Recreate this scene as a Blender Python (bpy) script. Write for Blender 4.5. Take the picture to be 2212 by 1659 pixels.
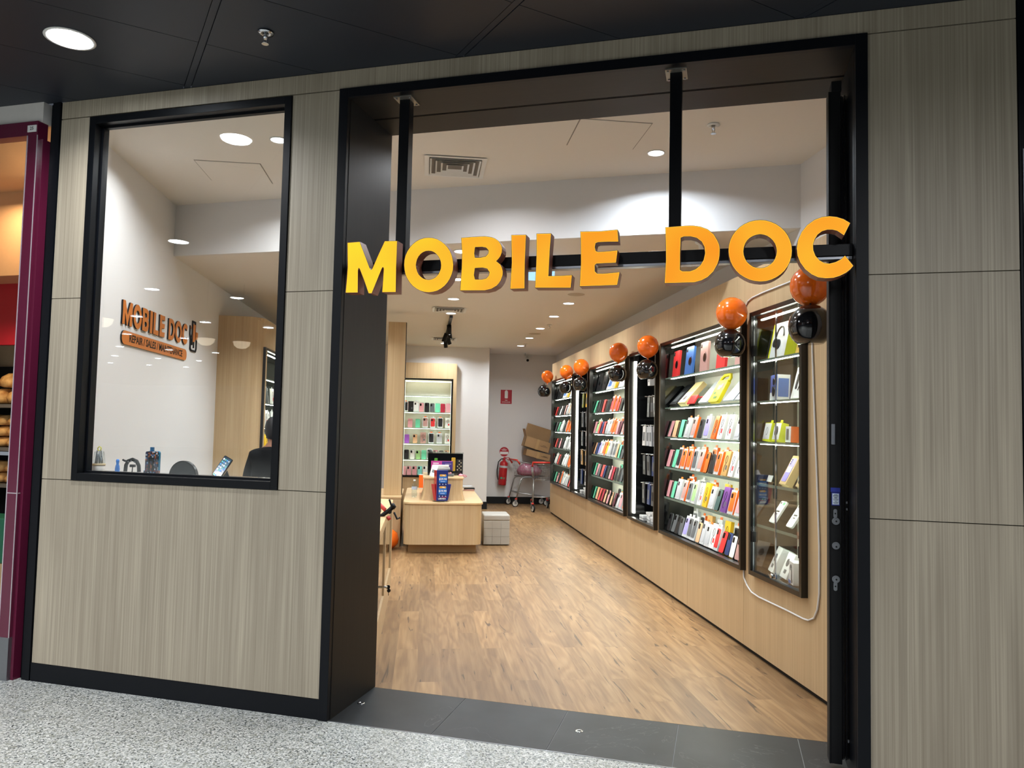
import bpy, bmesh, math, random
from math import pi, sin, cos, radians
from mathutils import Vector, Matrix, geometry, noise

for o in list(bpy.data.objects):
    bpy.data.objects.remove(o)
SC = bpy.context.scene
COL = SC.collection
rnd = random.Random(7)

# ------------------------------------------------------------------ camera
# world axes follow the shop interior (X right, Y into the shop); the shopfront is skewed by TH
TH = -0.381908247
FO = Vector((-0.48732, 4.03871, 0.0))
FX = Vector((cos(TH), sin(TH), 0)); FY = Vector((-sin(TH), cos(TH), 0))
def W(u, v, z=0.0):
    return FO + FX * u + FY * v + Vector((0, 0, z))

def setup_camera():
    yaw, pit, rol = 0.112976390, 0.0559034412, 0.0214277840
    f = Vector((sin(yaw) * cos(pit), cos(yaw) * cos(pit), sin(pit)))
    r = Vector((cos(yaw), -sin(yaw), 0)); u = r.cross(f)
    r2 = r * cos(rol) + u * sin(rol); u2 = u * cos(rol) - r * sin(rol)
    m = Matrix(((r2.x, u2.x, -f.x, 0), (r2.y, u2.y, -f.y, 0), (r2.z, u2.z, -f.z, 1.5), (0, 0, 0, 1)))
    cd = bpy.data.cameras.new('camera'); cd.sensor_width = 36; cd.sensor_fit = 'HORIZONTAL'
    cd.lens = 1652.406 * 36 / 2212; cd.clip_start = 0.05; cd.clip_end = 200
    c = bpy.data.objects.new('camera', cd); COL.objects.link(c); c.matrix_world = m
    SC.camera = c
setup_camera()

# ------------------------------------------------------------------ world, exposure, large lights
w = bpy.data.worlds.new('world'); SC.world = w; w.use_nodes = True
w.node_tree.nodes['Background'].inputs[0].default_value = (0.55, 0.62, 0.75, 1)
w.node_tree.nodes['Background'].inputs[1].default_value = 0.12
SC.view_settings.view_transform = 'Standard'; SC.view_settings.look = 'None'
SC.view_settings.exposure = 0.0; SC.view_settings.gamma = 1.0
SC.view_settings.use_curve_mapping = False
SC.cycles.use_denoising = True
SC.cycles.max_bounces = 8; SC.cycles.diffuse_bounces = 4; SC.cycles.glossy_bounces = 4
SC.cycles.transmission_bounces = 6; SC.cycles.transparent_max_bounces = 12
SC.cycles.sample_clamp_indirect = 4.0; SC.cycles.blur_glossy = 0.5
SC.cycles.caustics_reflective = False; SC.cycles.caustics_refractive = False

def area(name, loc, size, power, color=(1, 1, 1), rot=(0, 0, 0), shape='DISK', size_y=None, spread=180):
    d = bpy.data.lights.new(name, 'AREA'); d.shape = shape; d.size = size
    if size_y: d.size_y = size_y
    d.energy = power; d.color = color; d.spread = radians(spread)
    o = bpy.data.objects.new(name, d); COL.objects.link(o); o.location = loc; o.rotation_euler = rot
    return o
P_MALL, P_SHOP, P_FRONT, E_LED = 51.0, 12.5, 11.5, 42.0
COOL = (0.95, 0.97, 1.0); WARM = (1.0, 0.86, 0.68); NEUT = (0.90, 0.96, 1.0)

# ------------------------------------------------------------------ materials
def S(h):
    if isinstance(h, (tuple, list)): return tuple(h)
    h = h.lstrip('#'); c = [int(h[i:i + 2], 16) / 255 for i in (0, 2, 4)]
    return tuple(x / 12.92 if x <= 0.04045 else ((x + 0.055) / 1.055) ** 2.4 for x in c)
MATS = {}
def base(name):
    m = bpy.data.materials.new(name); m.use_nodes = True
    return m, m.node_tree, m.node_tree.nodes['Principled BSDF']
def N(nt, t, **kw):
    n = nt.nodes.new(t)
    for k, v in kw.items():
        if hasattr(n, k): setattr(n, k, v)
        else: n.inputs[k.replace('_', ' ')].default_value = v
    return n
def mt(name, col='#808080', rough=0.5, metal=0.0, spec=0.5, coat=0.0, noisy=0.04, scale=30.0, emit=None, es=0.0, trans=0.0, bump=0.0):
    if name in MATS: return MATS[name]
    m, nt, b = base(name); c = S(col)
    b.inputs['Roughness'].default_value = rough; b.inputs['Metallic'].default_value = metal
    b.inputs['Specular IOR Level'].default_value = spec; b.inputs['Coat Weight'].default_value = coat
    b.inputs['Coat Roughness'].default_value = 0.08
    b.inputs['Transmission Weight'].default_value = trans
    tc = N(nt, 'ShaderNodeTexCoord'); nz = N(nt, 'ShaderNodeTexNoise'); nz.inputs['Scale'].default_value = scale; nz.inputs['Detail'].default_value = 2
    nt.links.new(tc.outputs['Object'], nz.inputs['Vector'])
    mx = N(nt, 'ShaderNodeMix', data_type='RGBA'); nt.links.new(nz.outputs['Fac'], mx.inputs['Factor'])
    mx.inputs['A'].default_value = tuple(x * (1 - noisy) for x in c) + (1,); mx.inputs['B'].default_value = tuple(min(1, x * (1 + noisy)) for x in c) + (1,)
    nt.links.new(mx.outputs['Result'], b.inputs['Base Color'])
    if bump:
        bp = N(nt, 'ShaderNodeBump'); bp.inputs['Strength'].default_value = bump; bp.inputs['Distance'].default_value = 0.002
        nt.links.new(nz.outputs['Fac'], bp.inputs['Height']); nt.links.new(bp.outputs['Normal'], b.inputs['Normal'])
    if emit is not None:
        b.inputs['Emission Color'].default_value = S(emit) + (1,); b.inputs['Emission Strength'].default_value = es
    MATS[name] = m; return m
def glassmat(name, tint=(0.93, 0.96, 0.95), rough=0.0, base_r=0.04, k=0.96):
    """thin glass: transparent, with a mirror reflection that grows towards grazing angles on both faces"""
    m = bpy.data.materials.new(name); m.use_nodes = True; nt = m.node_tree; nt.nodes.clear()
    out = N(nt, 'ShaderNodeOutputMaterial'); t = N(nt, 'ShaderNodeBsdfTransparent'); t.inputs[0].default_value = tint + (1,)
    g = N(nt, 'ShaderNodeBsdfGlossy'); g.inputs['Roughness'].default_value = rough; g.inputs[0].default_value = (1, 1, 1, 1)
    lw = N(nt, 'ShaderNodeLayerWeight'); lw.inputs['Blend'].default_value = 0.5
    pw = N(nt, 'ShaderNodeMath', operation='POWER'); pw.inputs[1].default_value = 5.0; nt.links.new(lw.outputs['Facing'], pw.inputs[0])
    ma = N(nt, 'ShaderNodeMath', operation='MULTIPLY_ADD'); ma.inputs[1].default_value = k; ma.inputs[2].default_value = base_r; ma.use_clamp = True
    nt.links.new(pw.outputs[0], ma.inputs[0])
    mx = N(nt, 'ShaderNodeMixShader'); nt.links.new(ma.outputs[0], mx.inputs[0]); nt.links.new(t.outputs[0], mx.inputs[1]); nt.links.new(g.outputs[0], mx.inputs[2])
    nt.links.new(mx.outputs[0], out.inputs[0]); MATS[name] = m; return m
def woodmat(name, c1, c2, c3, axis='Z', fine=90.0, rough=0.45, var=0.5, spec=0.5):
    # spec: low for matt stained boards
    """fine straight grain running along one object axis, with broad tonal bands"""
    m, nt, b = base(name); tc = N(nt, 'ShaderNodeTexCoord')
    def stretched(s_across, s_along, det, dist=0.0):
        mp = N(nt, 'ShaderNodeMapping'); sc = [s_across] * 3; sc['XYZ'.index(axis)] = s_along
        mp.inputs['Scale'].default_value = sc; nt.links.new(tc.outputs['Object'], mp.inputs['Vector'])
        n = N(nt, 'ShaderNodeTexNoise'); n.inputs['Scale'].default_value = 1.0; n.inputs['Detail'].default_value = det; n.inputs['Distortion'].default_value = dist
        nt.links.new(mp.outputs[0], n.inputs['Vector']); return n
    a = stretched(fine, 0.9, 4, 0.4); c = stretched(7.0, 0.5, 3, 0.9)
    rp = N(nt, 'ShaderNodeValToRGB'); rp.color_ramp.elements[0].position = 0.33; rp.color_ramp.elements[1].position = 0.66
    rp.color_ramp.elements[0].color = S(c1) + (1,); rp.color_ramp.elements[1].color = S(c2) + (1,)
    nt.links.new(a.outputs['Fac'], rp.inputs['Fac'])
    r2 = N(nt, 'ShaderNodeMapRange'); r2.inputs[1].default_value = 0.35; r2.inputs[2].default_value = 0.7; r2.inputs[4].default_value = var
    nt.links.new(c.outputs['Fac'], r2.inputs[0])
    mx = N(nt, 'ShaderNodeMix', data_type='RGBA'); nt.links.new(r2.outputs[0], mx.inputs['Factor']); nt.links.new(rp.outputs[0], mx.inputs['A']); mx.inputs['B'].default_value = S(c3) + (1,)
    nt.links.new(mx.outputs['Result'], b.inputs['Base Color']); b.inputs['Roughness'].default_value = rough; b.inputs['Specular IOR Level'].default_value = spec
    bp = N(nt, 'ShaderNodeBump'); bp.inputs['Strength'].default_value = 0.12; bp.inputs['Distance'].default_value = 0.001
    nt.links.new(a.outputs['Fac'], bp.inputs['Height']); nt.links.new(bp.outputs['Normal'], b.inputs['Normal'])
    MATS[name] = m; return m
def floormat():
    """timber-look planks running along Y with swirling grain, knots and dark gum veins"""
    m, nt, b = base('timber_plank_floor'); tc = N(nt, 'ShaderNodeTexCoord'); L = nt.links
    mp = N(nt, 'ShaderNodeMapping'); mp.inputs['Rotation'].default_value = (0, 0, pi / 2); L.new(tc.outputs['Object'], mp.inputs['Vector'])
    br = N(nt, 'ShaderNodeTexBrick'); br.offset = 0.37; br.inputs['Scale'].default_value = 1.0
    br.inputs['Brick Width'].default_value = 1.05; br.inputs['Row Height'].default_value = 0.142; br.inputs['Mortar Size'].default_value = 0.0008
    br.inputs['Color1'].default_value = (0, 0, 0, 1); br.inputs['Color2'].default_value = (1, 1, 1, 1); br.inputs['Mortar'].default_value = (0.4, 0.4, 0.4, 1)
    L.new(mp.outputs[0], br.inputs['Vector'])
    # shift the grain lookup per plank
    sh = N(nt, 'ShaderNodeVectorMath', operation='SCALE'); sh.inputs['Scale'].default_value = 23.0; L.new(br.outputs['Color'], sh.inputs[0])
    ad = N(nt, 'ShaderNodeVectorMath', operation='ADD'); L.new(tc.outputs['Object'], ad.inputs[0]); L.new(sh.outputs[0], ad.inputs[1])
    def nz(sx, sy, det, dist):
        q = N(nt, 'ShaderNodeMapping'); q.inputs['Scale'].default_value = (sx, sy, 1); L.new(ad.outputs[0], q.inputs['Vector'])
        n = N(nt, 'ShaderNodeTexNoise'); n.inputs['Scale'].default_value = 1; n.inputs['Detail'].default_value = det; n.inputs['Distortion'].default_value = dist
        L.new(q.outputs[0], n.inputs['Vector']); return n
    g1 = nz(5.5, 0.75, 2, 0.35)
    fr = N(nt, 'ShaderNodeMath', operation='MULTIPLY'); fr.inputs[1].default_value = 8.0; L.new(g1.outputs['Fac'], fr.inputs[0])
    sn = N(nt, 'ShaderNodeMath', operation='SINE'); m2 = N(nt, 'ShaderNodeMath', operation='MULTIPLY'); m2.inputs[1].default_value = 6.283
    L.new(fr.outputs[0], m2.inputs[0]); L.new(m2.outputs[0], sn.inputs[0])
    rings = N(nt, 'ShaderNodeMapRange'); rings.inputs[1].default_value = -1; rings.inputs[2].default_value = 1; L.new(sn.outputs[0], rings.inputs[0])
    g2 = nz(75, 2.2, 4, 0.5); g3 = nz(14, 1.1, 4, 1.6); g4 = nz(24, 2.4, 2, 0.9)
    rp = N(nt, 'ShaderNodeValToRGB'); e = rp.color_ramp.elements
    e[0].position = 0.0; e[0].color = S('#6b5138') + (1,); e[1].position = 1.0; e[1].color = S('#a68862') + (1,)
    k = e.new(0.5); k.color = S('#8b6d4b') + (1,)
    sm = N(nt, 'ShaderNodeMath', operation='MULTIPLY_ADD'); sm.inputs[1].default_value = 0.26; L.new(rings.outputs[0], sm.inputs[0])
    s2 = N(nt, 'ShaderNodeMath', operation='MULTIPLY_ADD'); s2.inputs[1].default_value = 0.95; L.new(g3.outputs['Fac'], s2.inputs[0]); s2.inputs[2].default_value = 0.0
    L.new(s2.outputs[0], sm.inputs[2])
    s3 = N(nt, 'ShaderNodeMath', operation='MULTIPLY_ADD'); s3.inputs[1].default_value = 0.5; L.new(g2.outputs['Fac'], s3.inputs[0]); L.new(sm.outputs[0], s3.inputs[2])
    s4 = N(nt, 'ShaderNodeMath', operation='SUBTRACT'); s4.inputs[1].default_value = 0.32; L.new(s3.outputs[0], s4.inputs[0])
    L.new(s4.outputs[0], rp.inputs['Fac'])
    # plank tint
    hs = N(nt, 'ShaderNodeMix', data_type='RGBA'); hs.blend_type = 'MULTIPLY'; hs.inputs['Factor'].default_value = 1
    pr = N(nt, 'ShaderNodeValToRGB'); pr.color_ramp.elements[0].color = (0.74, 0.71, 0.68, 1); pr.color_ramp.elements[1].color = (1.12, 1.09, 1.04, 1)
    L.new(br.outputs['Color'], pr.inputs['Fac']); L.new(rp.outputs[0], hs.inputs['A']); L.new(pr.outputs[0], hs.inputs['B'])
    # gum veins and knots
    vr = N(nt, 'ShaderNodeMapRange'); vr.inputs[1].default_value = 0.665; vr.inputs[2].default_value = 0.70; L.new(g4.outputs['Fac'], vr.inputs[0])
    vm = N(nt, 'ShaderNodeMath', operation='MULTIPLY'); vm.inputs[1].default_value = 0.75; L.new(vr.outputs[0], vm.inputs[0])
    dk = N(nt, 'ShaderNodeMix', data_type='RGBA'); L.new(vm.outputs[0], dk.inputs['Factor']); L.new(hs.outputs['Result'], dk.inputs['A']); dk.inputs['B'].default_value = S('#3c2d22') + (1,)
    # seams
    se = N(nt, 'ShaderNodeMix', data_type='RGBA'); sf = N(nt, 'ShaderNodeMath', operation='MULTIPLY'); sf.inputs[1].default_value = 0.35
    L.new(br.outputs['Fac'], sf.inputs[0]); L.new(sf.outputs[0], se.inputs['Factor']); L.new(dk.outputs['Result'], se.inputs['A']); se.inputs['B'].default_value = S('#7a6248') + (1,)
    L.new(se.outputs['Result'], b.inputs['Base Color']); b.inputs['Roughness'].default_value = 0.42; b.inputs['Specular IOR Level'].default_value = 0.35
    MATS[m.name] = m; return m
def terrazzo():
    m, nt, b = base('speckled_terrazzo'); L = nt.links; tc = N(nt, 'ShaderNodeTexCoord')
    def vor(s, seed):
        mp = N(nt, 'ShaderNodeMapping'); mp.inputs['Location'].default_value = (seed, seed * 2, 0); L.new(tc.outputs['Object'], mp.inputs['Vector'])
        v = N(nt, 'ShaderNodeTexVoronoi'); v.inputs['Scale'].default_value = s; L.new(mp.outputs[0], v.inputs['Vector']); return v
    v1 = vor(150, 0); v2 = vor(95, 3)
    bw = N(nt, 'ShaderNodeSeparateColor'); L.new(v1.outputs['Color'], bw.inputs[0])
    rp = N(nt, 'ShaderNodeValToRGB'); rp.color_ramp.interpolation = 'CONSTANT'; e = rp.color_ramp.elements
    e[0].position = 0; e[0].color = S('#3f4546') + (1,); e[1].position = 0.13; e[1].color = S('#8b908e') + (1,)
    for p, c in ((0.34, '#a6a9a5'), (0.6, '#bcbeb9'), (0.86, '#cfd0cd')): k = e.new(p); k.color = S(c) + (1,)
    L.new(bw.outputs[0], rp.inputs['Fac'])
    b2 = N(nt, 'ShaderNodeSeparateColor'); L.new(v2.outputs['Color'], b2.inputs[0])
    mr = N(nt, 'ShaderNodeMapRange'); mr.inputs[1].default_value = 0.86; mr.inputs[2].default_value = 0.88; L.new(b2.outputs[1], mr.inputs[0])
    mx = N(nt, 'ShaderNodeMix', data_type='RGBA'); L.new(mr.outputs[0], mx.inputs['Factor']); L.new(rp.outputs[0], mx.inputs['A']); mx.inputs['B'].default_value = S('#8b8d84') + (1,)
    L.new(mx.outputs['Result'], b.inputs['Base Color']); b.inputs['Roughness'].default_value = 0.34
    MATS[m.name] = m; return m
def tilemat():
    m, nt, b = base('charcoal_stone_tile'); L = nt.links; tc = N(nt, 'ShaderNodeTexCoord')
    n = N(nt, 'ShaderNodeTexNoise'); n.inputs['Scale'].default_value = 3.5; n.inputs['Detail'].default_value = 8; L.new(tc.outputs['Object'], n.inputs['Vector'])
    rp = N(nt, 'ShaderNodeValToRGB'); e = rp.color_ramp.elements; e[0].position = 0.3; e[0].color = S('#1f2123') + (1,); e[1].position = 0.75; e[1].color = S('#303336') + (1,)
    L.new(n.outputs['Fac'], rp.inputs['Fac'])
    n2 = N(nt, 'ShaderNodeTexNoise'); n2.inputs['Scale'].default_value = 2.2; n2.inputs['Detail'].default_value = 5; n2.inputs['Distortion'].default_value = 1.4; L.new(tc.outputs['Object'], n2.inputs['Vector'])
    a = N(nt, 'ShaderNodeMath', operation='SUBTRACT'); a.inputs[1].default_value = 0.56; L.new(n2.outputs['Fac'], a.inputs[0])
    ab = N(nt, 'ShaderNodeMath', operation='ABSOLUTE'); L.new(a.outputs[0], ab.inputs[0])
    mr = N(nt, 'ShaderNodeMapRange'); mr.inputs[1].default_value = 0.0; mr.inputs[2].default_value = 0.004; mr.inputs[3].default_value = 0.35; mr.inputs[4].default_value = 0; L.new(ab.outputs[0], mr.inputs[0])
    mx = N(nt, 'ShaderNodeMix', data_type='RGBA'); L.new(mr.outputs[0], mx.inputs['Factor']); L.new(rp.outputs[0], mx.inputs['A']); mx.inputs['B'].default_value = S('#6a6c70') + (1,)
    L.new(mx.outputs['Result'], b.inputs['Base Color']); b.inputs['Roughness'].default_value = 0.45; b.inputs['Specular IOR Level'].default_value = 0.3
    MATS[m.name] = m; return m
def mosaicmat():
    m, nt, b = base('pixel_mosaic_plastic'); L = nt.links; tc = N(nt, 'ShaderNodeTexCoord')
    v = N(nt, 'ShaderNodeTexVoronoi'); v.distance = 'CHEBYCHEV'; v.inputs['Randomness'].default_value = 0.3; v.inputs['Scale'].default_value = 110; L.new(tc.outputs['Object'], v.inputs['Vector'])
    s = N(nt, 'ShaderNodeSeparateColor'); L.new(v.outputs['Color'], s.inputs[0])
    rp = N(nt, 'ShaderNodeValToRGB'); rp.color_ramp.interpolation = 'CONSTANT'; e = rp.color_ramp.elements
    e[0].color = S('#1a1c24') + (1,); e[1].position = 0.3; e[1].color = S('#26345c') + (1,)
    for p, c in ((0.5, '#7a2f26'), (0.62, '#c9cdd6'), (0.74, '#3b3f52'), (0.86, '#b2622f'), (0.93, '#6f8fb5')): k = e.new(p); k.color = S(c) + (1,)
    L.new(s.outputs[0], rp.inputs['Fac']); L.new(rp.outputs[0], b.inputs['Base Color']); b.inputs['Roughness'].default_value = 0.35
    MATS[m.name] = m; return m
def breadmat():
    m, nt, b = base('bread_crust'); L = nt.links; tc = N(nt, 'ShaderNodeTexCoord')
    n = N(nt, 'ShaderNodeTexNoise'); n.inputs['Scale'].default_value = 16; n.inputs['Detail'].default_value = 5; L.new(tc.outputs['Object'], n.inputs['Vector'])
    rp = N(nt, 'ShaderNodeValToRGB'); e = rp.color_ramp.elements; e[0].position = 0.3; e[0].color = S('#a5672a') + (1,); e[1].position = 0.7; e[1].color = S('#e5b873') + (1,)
    L.new(n.outputs['Fac'], rp.inputs['Fac']); L.new(rp.outputs[0], b.inputs['Base Color']); b.inputs['Roughness'].default_value = 0.7
    bp = N(nt, 'ShaderNodeBump'); bp.inputs['Strength'].default_value = 0.5; L.new(n.outputs['Fac'], bp.inputs['Height']); L.new(bp.outputs['Normal'], b.inputs['Normal'])
    MATS[m.name] = m; return m

FWOOD = woodmat('grey_oak_laminate', '#958b79', '#b6ab97', '#877c6b', fine=120)
IWOOD = woodmat('honey_oak_laminate', '#bda079', '#cbb18a', '#b0946e', fine=80, rough=0.4)
IWOODY = woodmat('honey_oak_top', '#d2b184', '#dfc195', '#c7a678', axis='X', fine=60, rough=0.35)
DWOOD = woodmat('black_stained_oak', '#131313', '#191817', '#101010', axis='Z', fine=70, rough=0.48, spec=0.22)
DWOODX = woodmat('black_stained_oak_soffit', '#121211', '#171615', '#0f0f0e', axis='X', fine=70, rough=0.5, spec=0.3)
FLOORM = floormat(); TERR = terrazzo(); TILE = tilemat(); MOSAIC = mosaicmat(); BREAD = breadmat()
GLASS = glassmat('clear_glass', (0.97, 0.985, 0.98), base_r=0.055)
SHELFG = glassmat('shelf_glass', (0.86, 0.94, 0.9), base_r=0.04)
ACRYL = glassmat('clear_acrylic', (0.9, 0.93, 0.93), base_r=0.05, rough=0.05)
BLK = mt('black_aluminium', '#07090d', 0.4, 0.0, spec=0.22); BLKM = mt('matte_black', '#090a0c', 0.6, spec=0.3)
NAVYBLK = mt('blue_black_powdercoat', '#070a10', 0.45, 0.0, spec=0.22)
GBLK = mt('black_gloss_panel', '#0b0c0d', 0.06, coat=0.5, spec=0.6, noisy=0.02)
BRZ = mt('dark_bronze_aluminium', '#171411', 0.28, 0.0)
WHITE = mt('white_paint', '#d9d5d0', 0.7, spec=0.25); WALLW = mt('wall_paint_white', '#dcdad9', 0.75, spec=0.25, noisy=0.01)
CEILW = mt('ceiling_paint_warm_white', '#e2ddd6', 0.85, spec=0.2, noisy=0.01)
MCEIL = mt('mall_ceiling_charcoal', '#20252f', 0.5, spec=0.4, noisy=0.03, scale=3)
CREAMB = mt('cabinet_back_cream', '#dfe0d3', 0.6); CHROME = mt('chrome', '#c9ccd0', 0.16, 1.0)
STEEL = mt('brushed_steel', '#8f9297', 0.32, 0.9, scale=80); GALV = mt('galvanised_plate', '#9c9a92', 0.45, 0.8)
LEDM = mt('led_tube_glow', '#ffffff', 0.5, emit='#fdfff0', es=E_LED)
LAMPM = mt('downlight_glow', '#ffffff', 0.5, emit='#f4f8ff', es=20.0)
ORNB = mt('orange_latex', '#f06c14', 0.16, coat=0.6, noisy=0.05, scale=60); BLKB = mt('black_latex', '#0d0d10', 0.12, coat=0.6)
WPLAST = mt('white_plastic', '#e4e4e2', 0.4); GREYP = mt('grey_plastic', '#8b8d90', 0.45)
MAG = mt('magenta_tile', '#5c1a34', 0.22, coat=0.3, noisy=0.03, scale=4); REDP = mt('red_paint', '#a9152a', 0.4)
CARD = mt('kraft_cardboard', '#a3815a', 0.8, noisy=0.08, scale=12, bump=0.3); INK = mt('dark_ink', '#1c1c1e', 0.6)
ORNSIGN = mt('sign_orange_acrylic', '#c8722a', 0.3, coat=0.2)

# ------------------------------------------------------------------ mesh building
class MB:
    def __init__(s, M=None): s.bm = bmesh.new(); s.M = M or Matrix.Identity(4)
    def v(s, *p): return s.bm.verts.new(s.M @ Vector(p))
    def face(s, vs, m=0, sm=False):
        try: f = s.bm.faces.new(vs)
        except ValueError: return None
        f.material_index = m; f.smooth = sm; return f
    def box(s, x0, x1, y0, y1, z0, z1, m=0, T=None):
        P = [(x, y, z) for z in (z0, z1) for y in (y0, y1) for x in (x0, x1)]
        vs = [s.bm.verts.new(s.M @ (T @ Vector(p) if T else Vector(p))) for p in P]
        for q in ((0, 2, 3, 1), (4, 5, 7, 6), (0, 1, 5, 4), (2, 6, 7, 3), (0, 4, 6, 2), (1, 3, 7, 5)):
            s.face([vs[i] for i in q], m)
        return s
    def prism(s, outer, holes, f0, f1, m=0, m_side=None, mapf=None):
        """extrude a 2D outline with holes between f0 and f1 (mapf(a,b,d) -> 3D)"""
        mapf = mapf or (lambda a, b, d: (a, d, b)); ms = m if m_side is None else m_side
        polys = [outer] + list(holes); tri = geometry.tessellate_polygon([[Vector((a, b, 0)) for a, b in p] for p in polys])
        flat = [p for pl in polys for p in pl]
        A = [s.v(*mapf(a, b, f0)) for a, b in flat]; B = [s.v(*mapf(a, b, f1)) for a, b in flat]
        for t in tri:
            s.face([A[i] for i in t], m); s.face([B[i] for i in reversed(t)], ms)
        o = 0
        for pl in polys:
            n = len(pl)
            for i in range(n):
                j = (i + 1) % n; s.face([A[o + i], A[o + j], B[o + j], B[o + i]], ms)
            o += n
        return s
    def cyl(s, p0, p1, r, seg=16, r2=None, m=0, caps=True, sm=True):
        p0 = Vector(p0); p1 = Vector(p1); r2 = r if r2 is None else r2; d = (p1 - p0).normalized()
        a = d.orthogonal().normalized(); b = d.cross(a)
        R = [[s.bm.verts.new(s.M @ (p + (a * cos(2 * pi * i / seg) + b * sin(2 * pi * i / seg)) * q)) for i in range(seg)] for p, q in ((p0, r), (p1, r2))]
        for i in range(seg): s.face([R[0][i], R[0][(i + 1) % seg], R[1][(i + 1) % seg], R[1][i]], m, sm)
        if caps: s.face(list(reversed(R[0])), m); s.face(R[1], m)
        return s
    def tube(s, pts, r, seg=8, m=0, closed=False):
        pts = [Vector(p) for p in pts]; n = len(pts); rings = []; a = None
        for i, p in enumerate(pts):
            if closed: d = (pts[(i + 1) % n] - pts[i - 1]).normalized()
            else: d = (pts[min(i + 1, n - 1)] - pts[max(i - 1, 0)]).normalized()
            a = d.orthogonal().normalized() if a is None else (a - d * a.dot(d)).normalized()
            b = d.cross(a)
            rings.append([s.bm.verts.new(s.M @ (p + (a * cos(2 * pi * k / seg) + b * sin(2 * pi * k / seg)) * r)) for k in range(seg)])
        for i in range(n if closed else n - 1):
            A, B = rings[i], rings[(i + 1) % n]
            for k in range(seg): s.face([A[k], A[(k + 1) % seg], B[(k + 1) % seg], B[k]], m, True)
        if not closed: s.face(list(reversed(rings[0])), m); s.face(rings[-1], m)
        return s
    def lathe(s, prof, c=(0, 0, 0), seg=32, m=0, sx=1, sy=1):
        rings = []
        for r, z in prof:
            rings.append([s.v(c[0] + r * sx * cos(2 * pi * i / seg), c[1] + r * sy * sin(2 * pi * i / seg), c[2] + z) for i in range(seg)] if r > 1e-5 else [s.v(c[0], c[1], c[2] + z)])
        for A, B in zip(rings, rings[1:]):
            for i in range(seg):
                j = (i + 1) % seg
                if len(A) == 1 and len(B) == 1: continue
                if len(A) == 1: s.face([A[0], B[i], B[j]][::-1], m, True)
                elif len(B) == 1: s.face([A[i], A[j], B[0]], m, True)
                else: s.face([A[i], A[j], B[j], B[i]], m, True)
        return s
    def rbox(s, w, d, h, r, seg=4, m=0, c=(0, 0, 0), m_side=None):
        """slab with rounded corners in the XZ plane, thickness d along Y, base at z=0"""
        pts = []
        for cx, cz, a0 in ((w / 2 - r, h - r, 0), (-w / 2 + r, h - r, 90), (-w / 2 + r, r, 180), (w / 2 - r, r, 270)):
            for k in range(seg + 1):
                a = radians(a0 + 90 * k / seg); pts.append((c[0] + cx + r * cos(a), c[2] + cz + r * sin(a)))
        return s.prism(pts, [], c[1], c[1] + d, m, m_side)
    def build(s, name, mats, parent=None, M=None, bevel=0.0, seg=2):
        bmesh.ops.recalc_face_normals(s.bm, faces=s.bm.faces)
        me = bpy.data.meshes.new(name); s.bm.to_mesh(me); s.bm.free()
        for m in (mats if isinstance(mats, (list, tuple)) else [mats]): me.materials.append(m)
        return put(name, me, parent, M, bevel, seg)
def put(name, me, parent=None, M=None, bevel=0.0, seg=2):
    o = bpy.data.objects.new(name, me); COL.objects.link(o)
    if parent: o.parent = parent
    if M is not None: o.matrix_basis = M
    if bevel:
        b = o.modifiers.new('bevel', 'BEVEL'); b.width = bevel; b.segments = seg; b.limit_method = 'ANGLE'; b.angle_limit = radians(40)
    return o
def tag(o, label, cat, group=None, kind=None):
    o['label'] = label; o['category'] = cat
    if group: o['group'] = group
    if kind: o['kind'] = kind
    return o
def struct(o): o['kind'] = 'structure'; return o
def thing(name, label, cat, loc=(0, 0, 0), rot=(0, 0, 0), group=None):
    o = bpy.data.objects.new(name, None); COL.objects.link(o); o.location = loc; o.rotation_euler = rot; o.empty_display_size = 0.05
    return tag(o, label, cat, group)
def kids(o): return [c for c in bpy.data.objects if c.parent == o]
FM = Matrix.Translation(FO) @ Matrix.Rotation(TH, 4, 'Z')     # shopfront frame: x along it, y into the shop
def fthing(name, label, cat, u, v, z, group=None, rz=0.0):
    return thing(name, label, cat, W(u, v, z), (0, 0, TH + rz), group)
def dup(root, loc, rot=None):
    r = root.copy(); COL.objects.link(r); r.location = loc
    if rot is not None: r.rotation_euler = rot
    for ch in KID.get(root.name, []):
        c = ch.copy(); COL.objects.link(c); c.parent = r
        for g in KID.get(ch.name, []):
            d = g.copy(); COL.objects.link(d); d.parent = c
    return r
KID = {}
def regkids(root):
    KID[root.name] = [c for c in bpy.data.objects if c.parent == root]
    for c in KID[root.name]: KID[c.name] = [d for d in bpy.data.objects if d.parent == c]
def textmesh(name, s, size, mat, parent, M, depth=0.0006, align='CENTER', sx=1.0, fat=0.0):
    cu = bpy.data.curves.new(name, 'FONT'); cu.body = s; cu.size = size; cu.extrude = depth; cu.align_x = align; cu.align_y = 'CENTER'; cu.offset = fat; cu.resolution_u = 2
    t = bpy.data.objects.new(name, cu); COL.objects.link(t)
    dg = bpy.context.evaluated_depsgraph_get(); me = bpy.data.meshes.new_from_object(t.evaluated_get(dg))
    bpy.data.objects.remove(t); bpy.data.curves.remove(cu); me.materials.clear(); me.materials.append(mat)
    o = put(name, me, parent); o.matrix_basis = M @ Matrix.Diagonal((sx, 1, 1, 1)); return o
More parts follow.
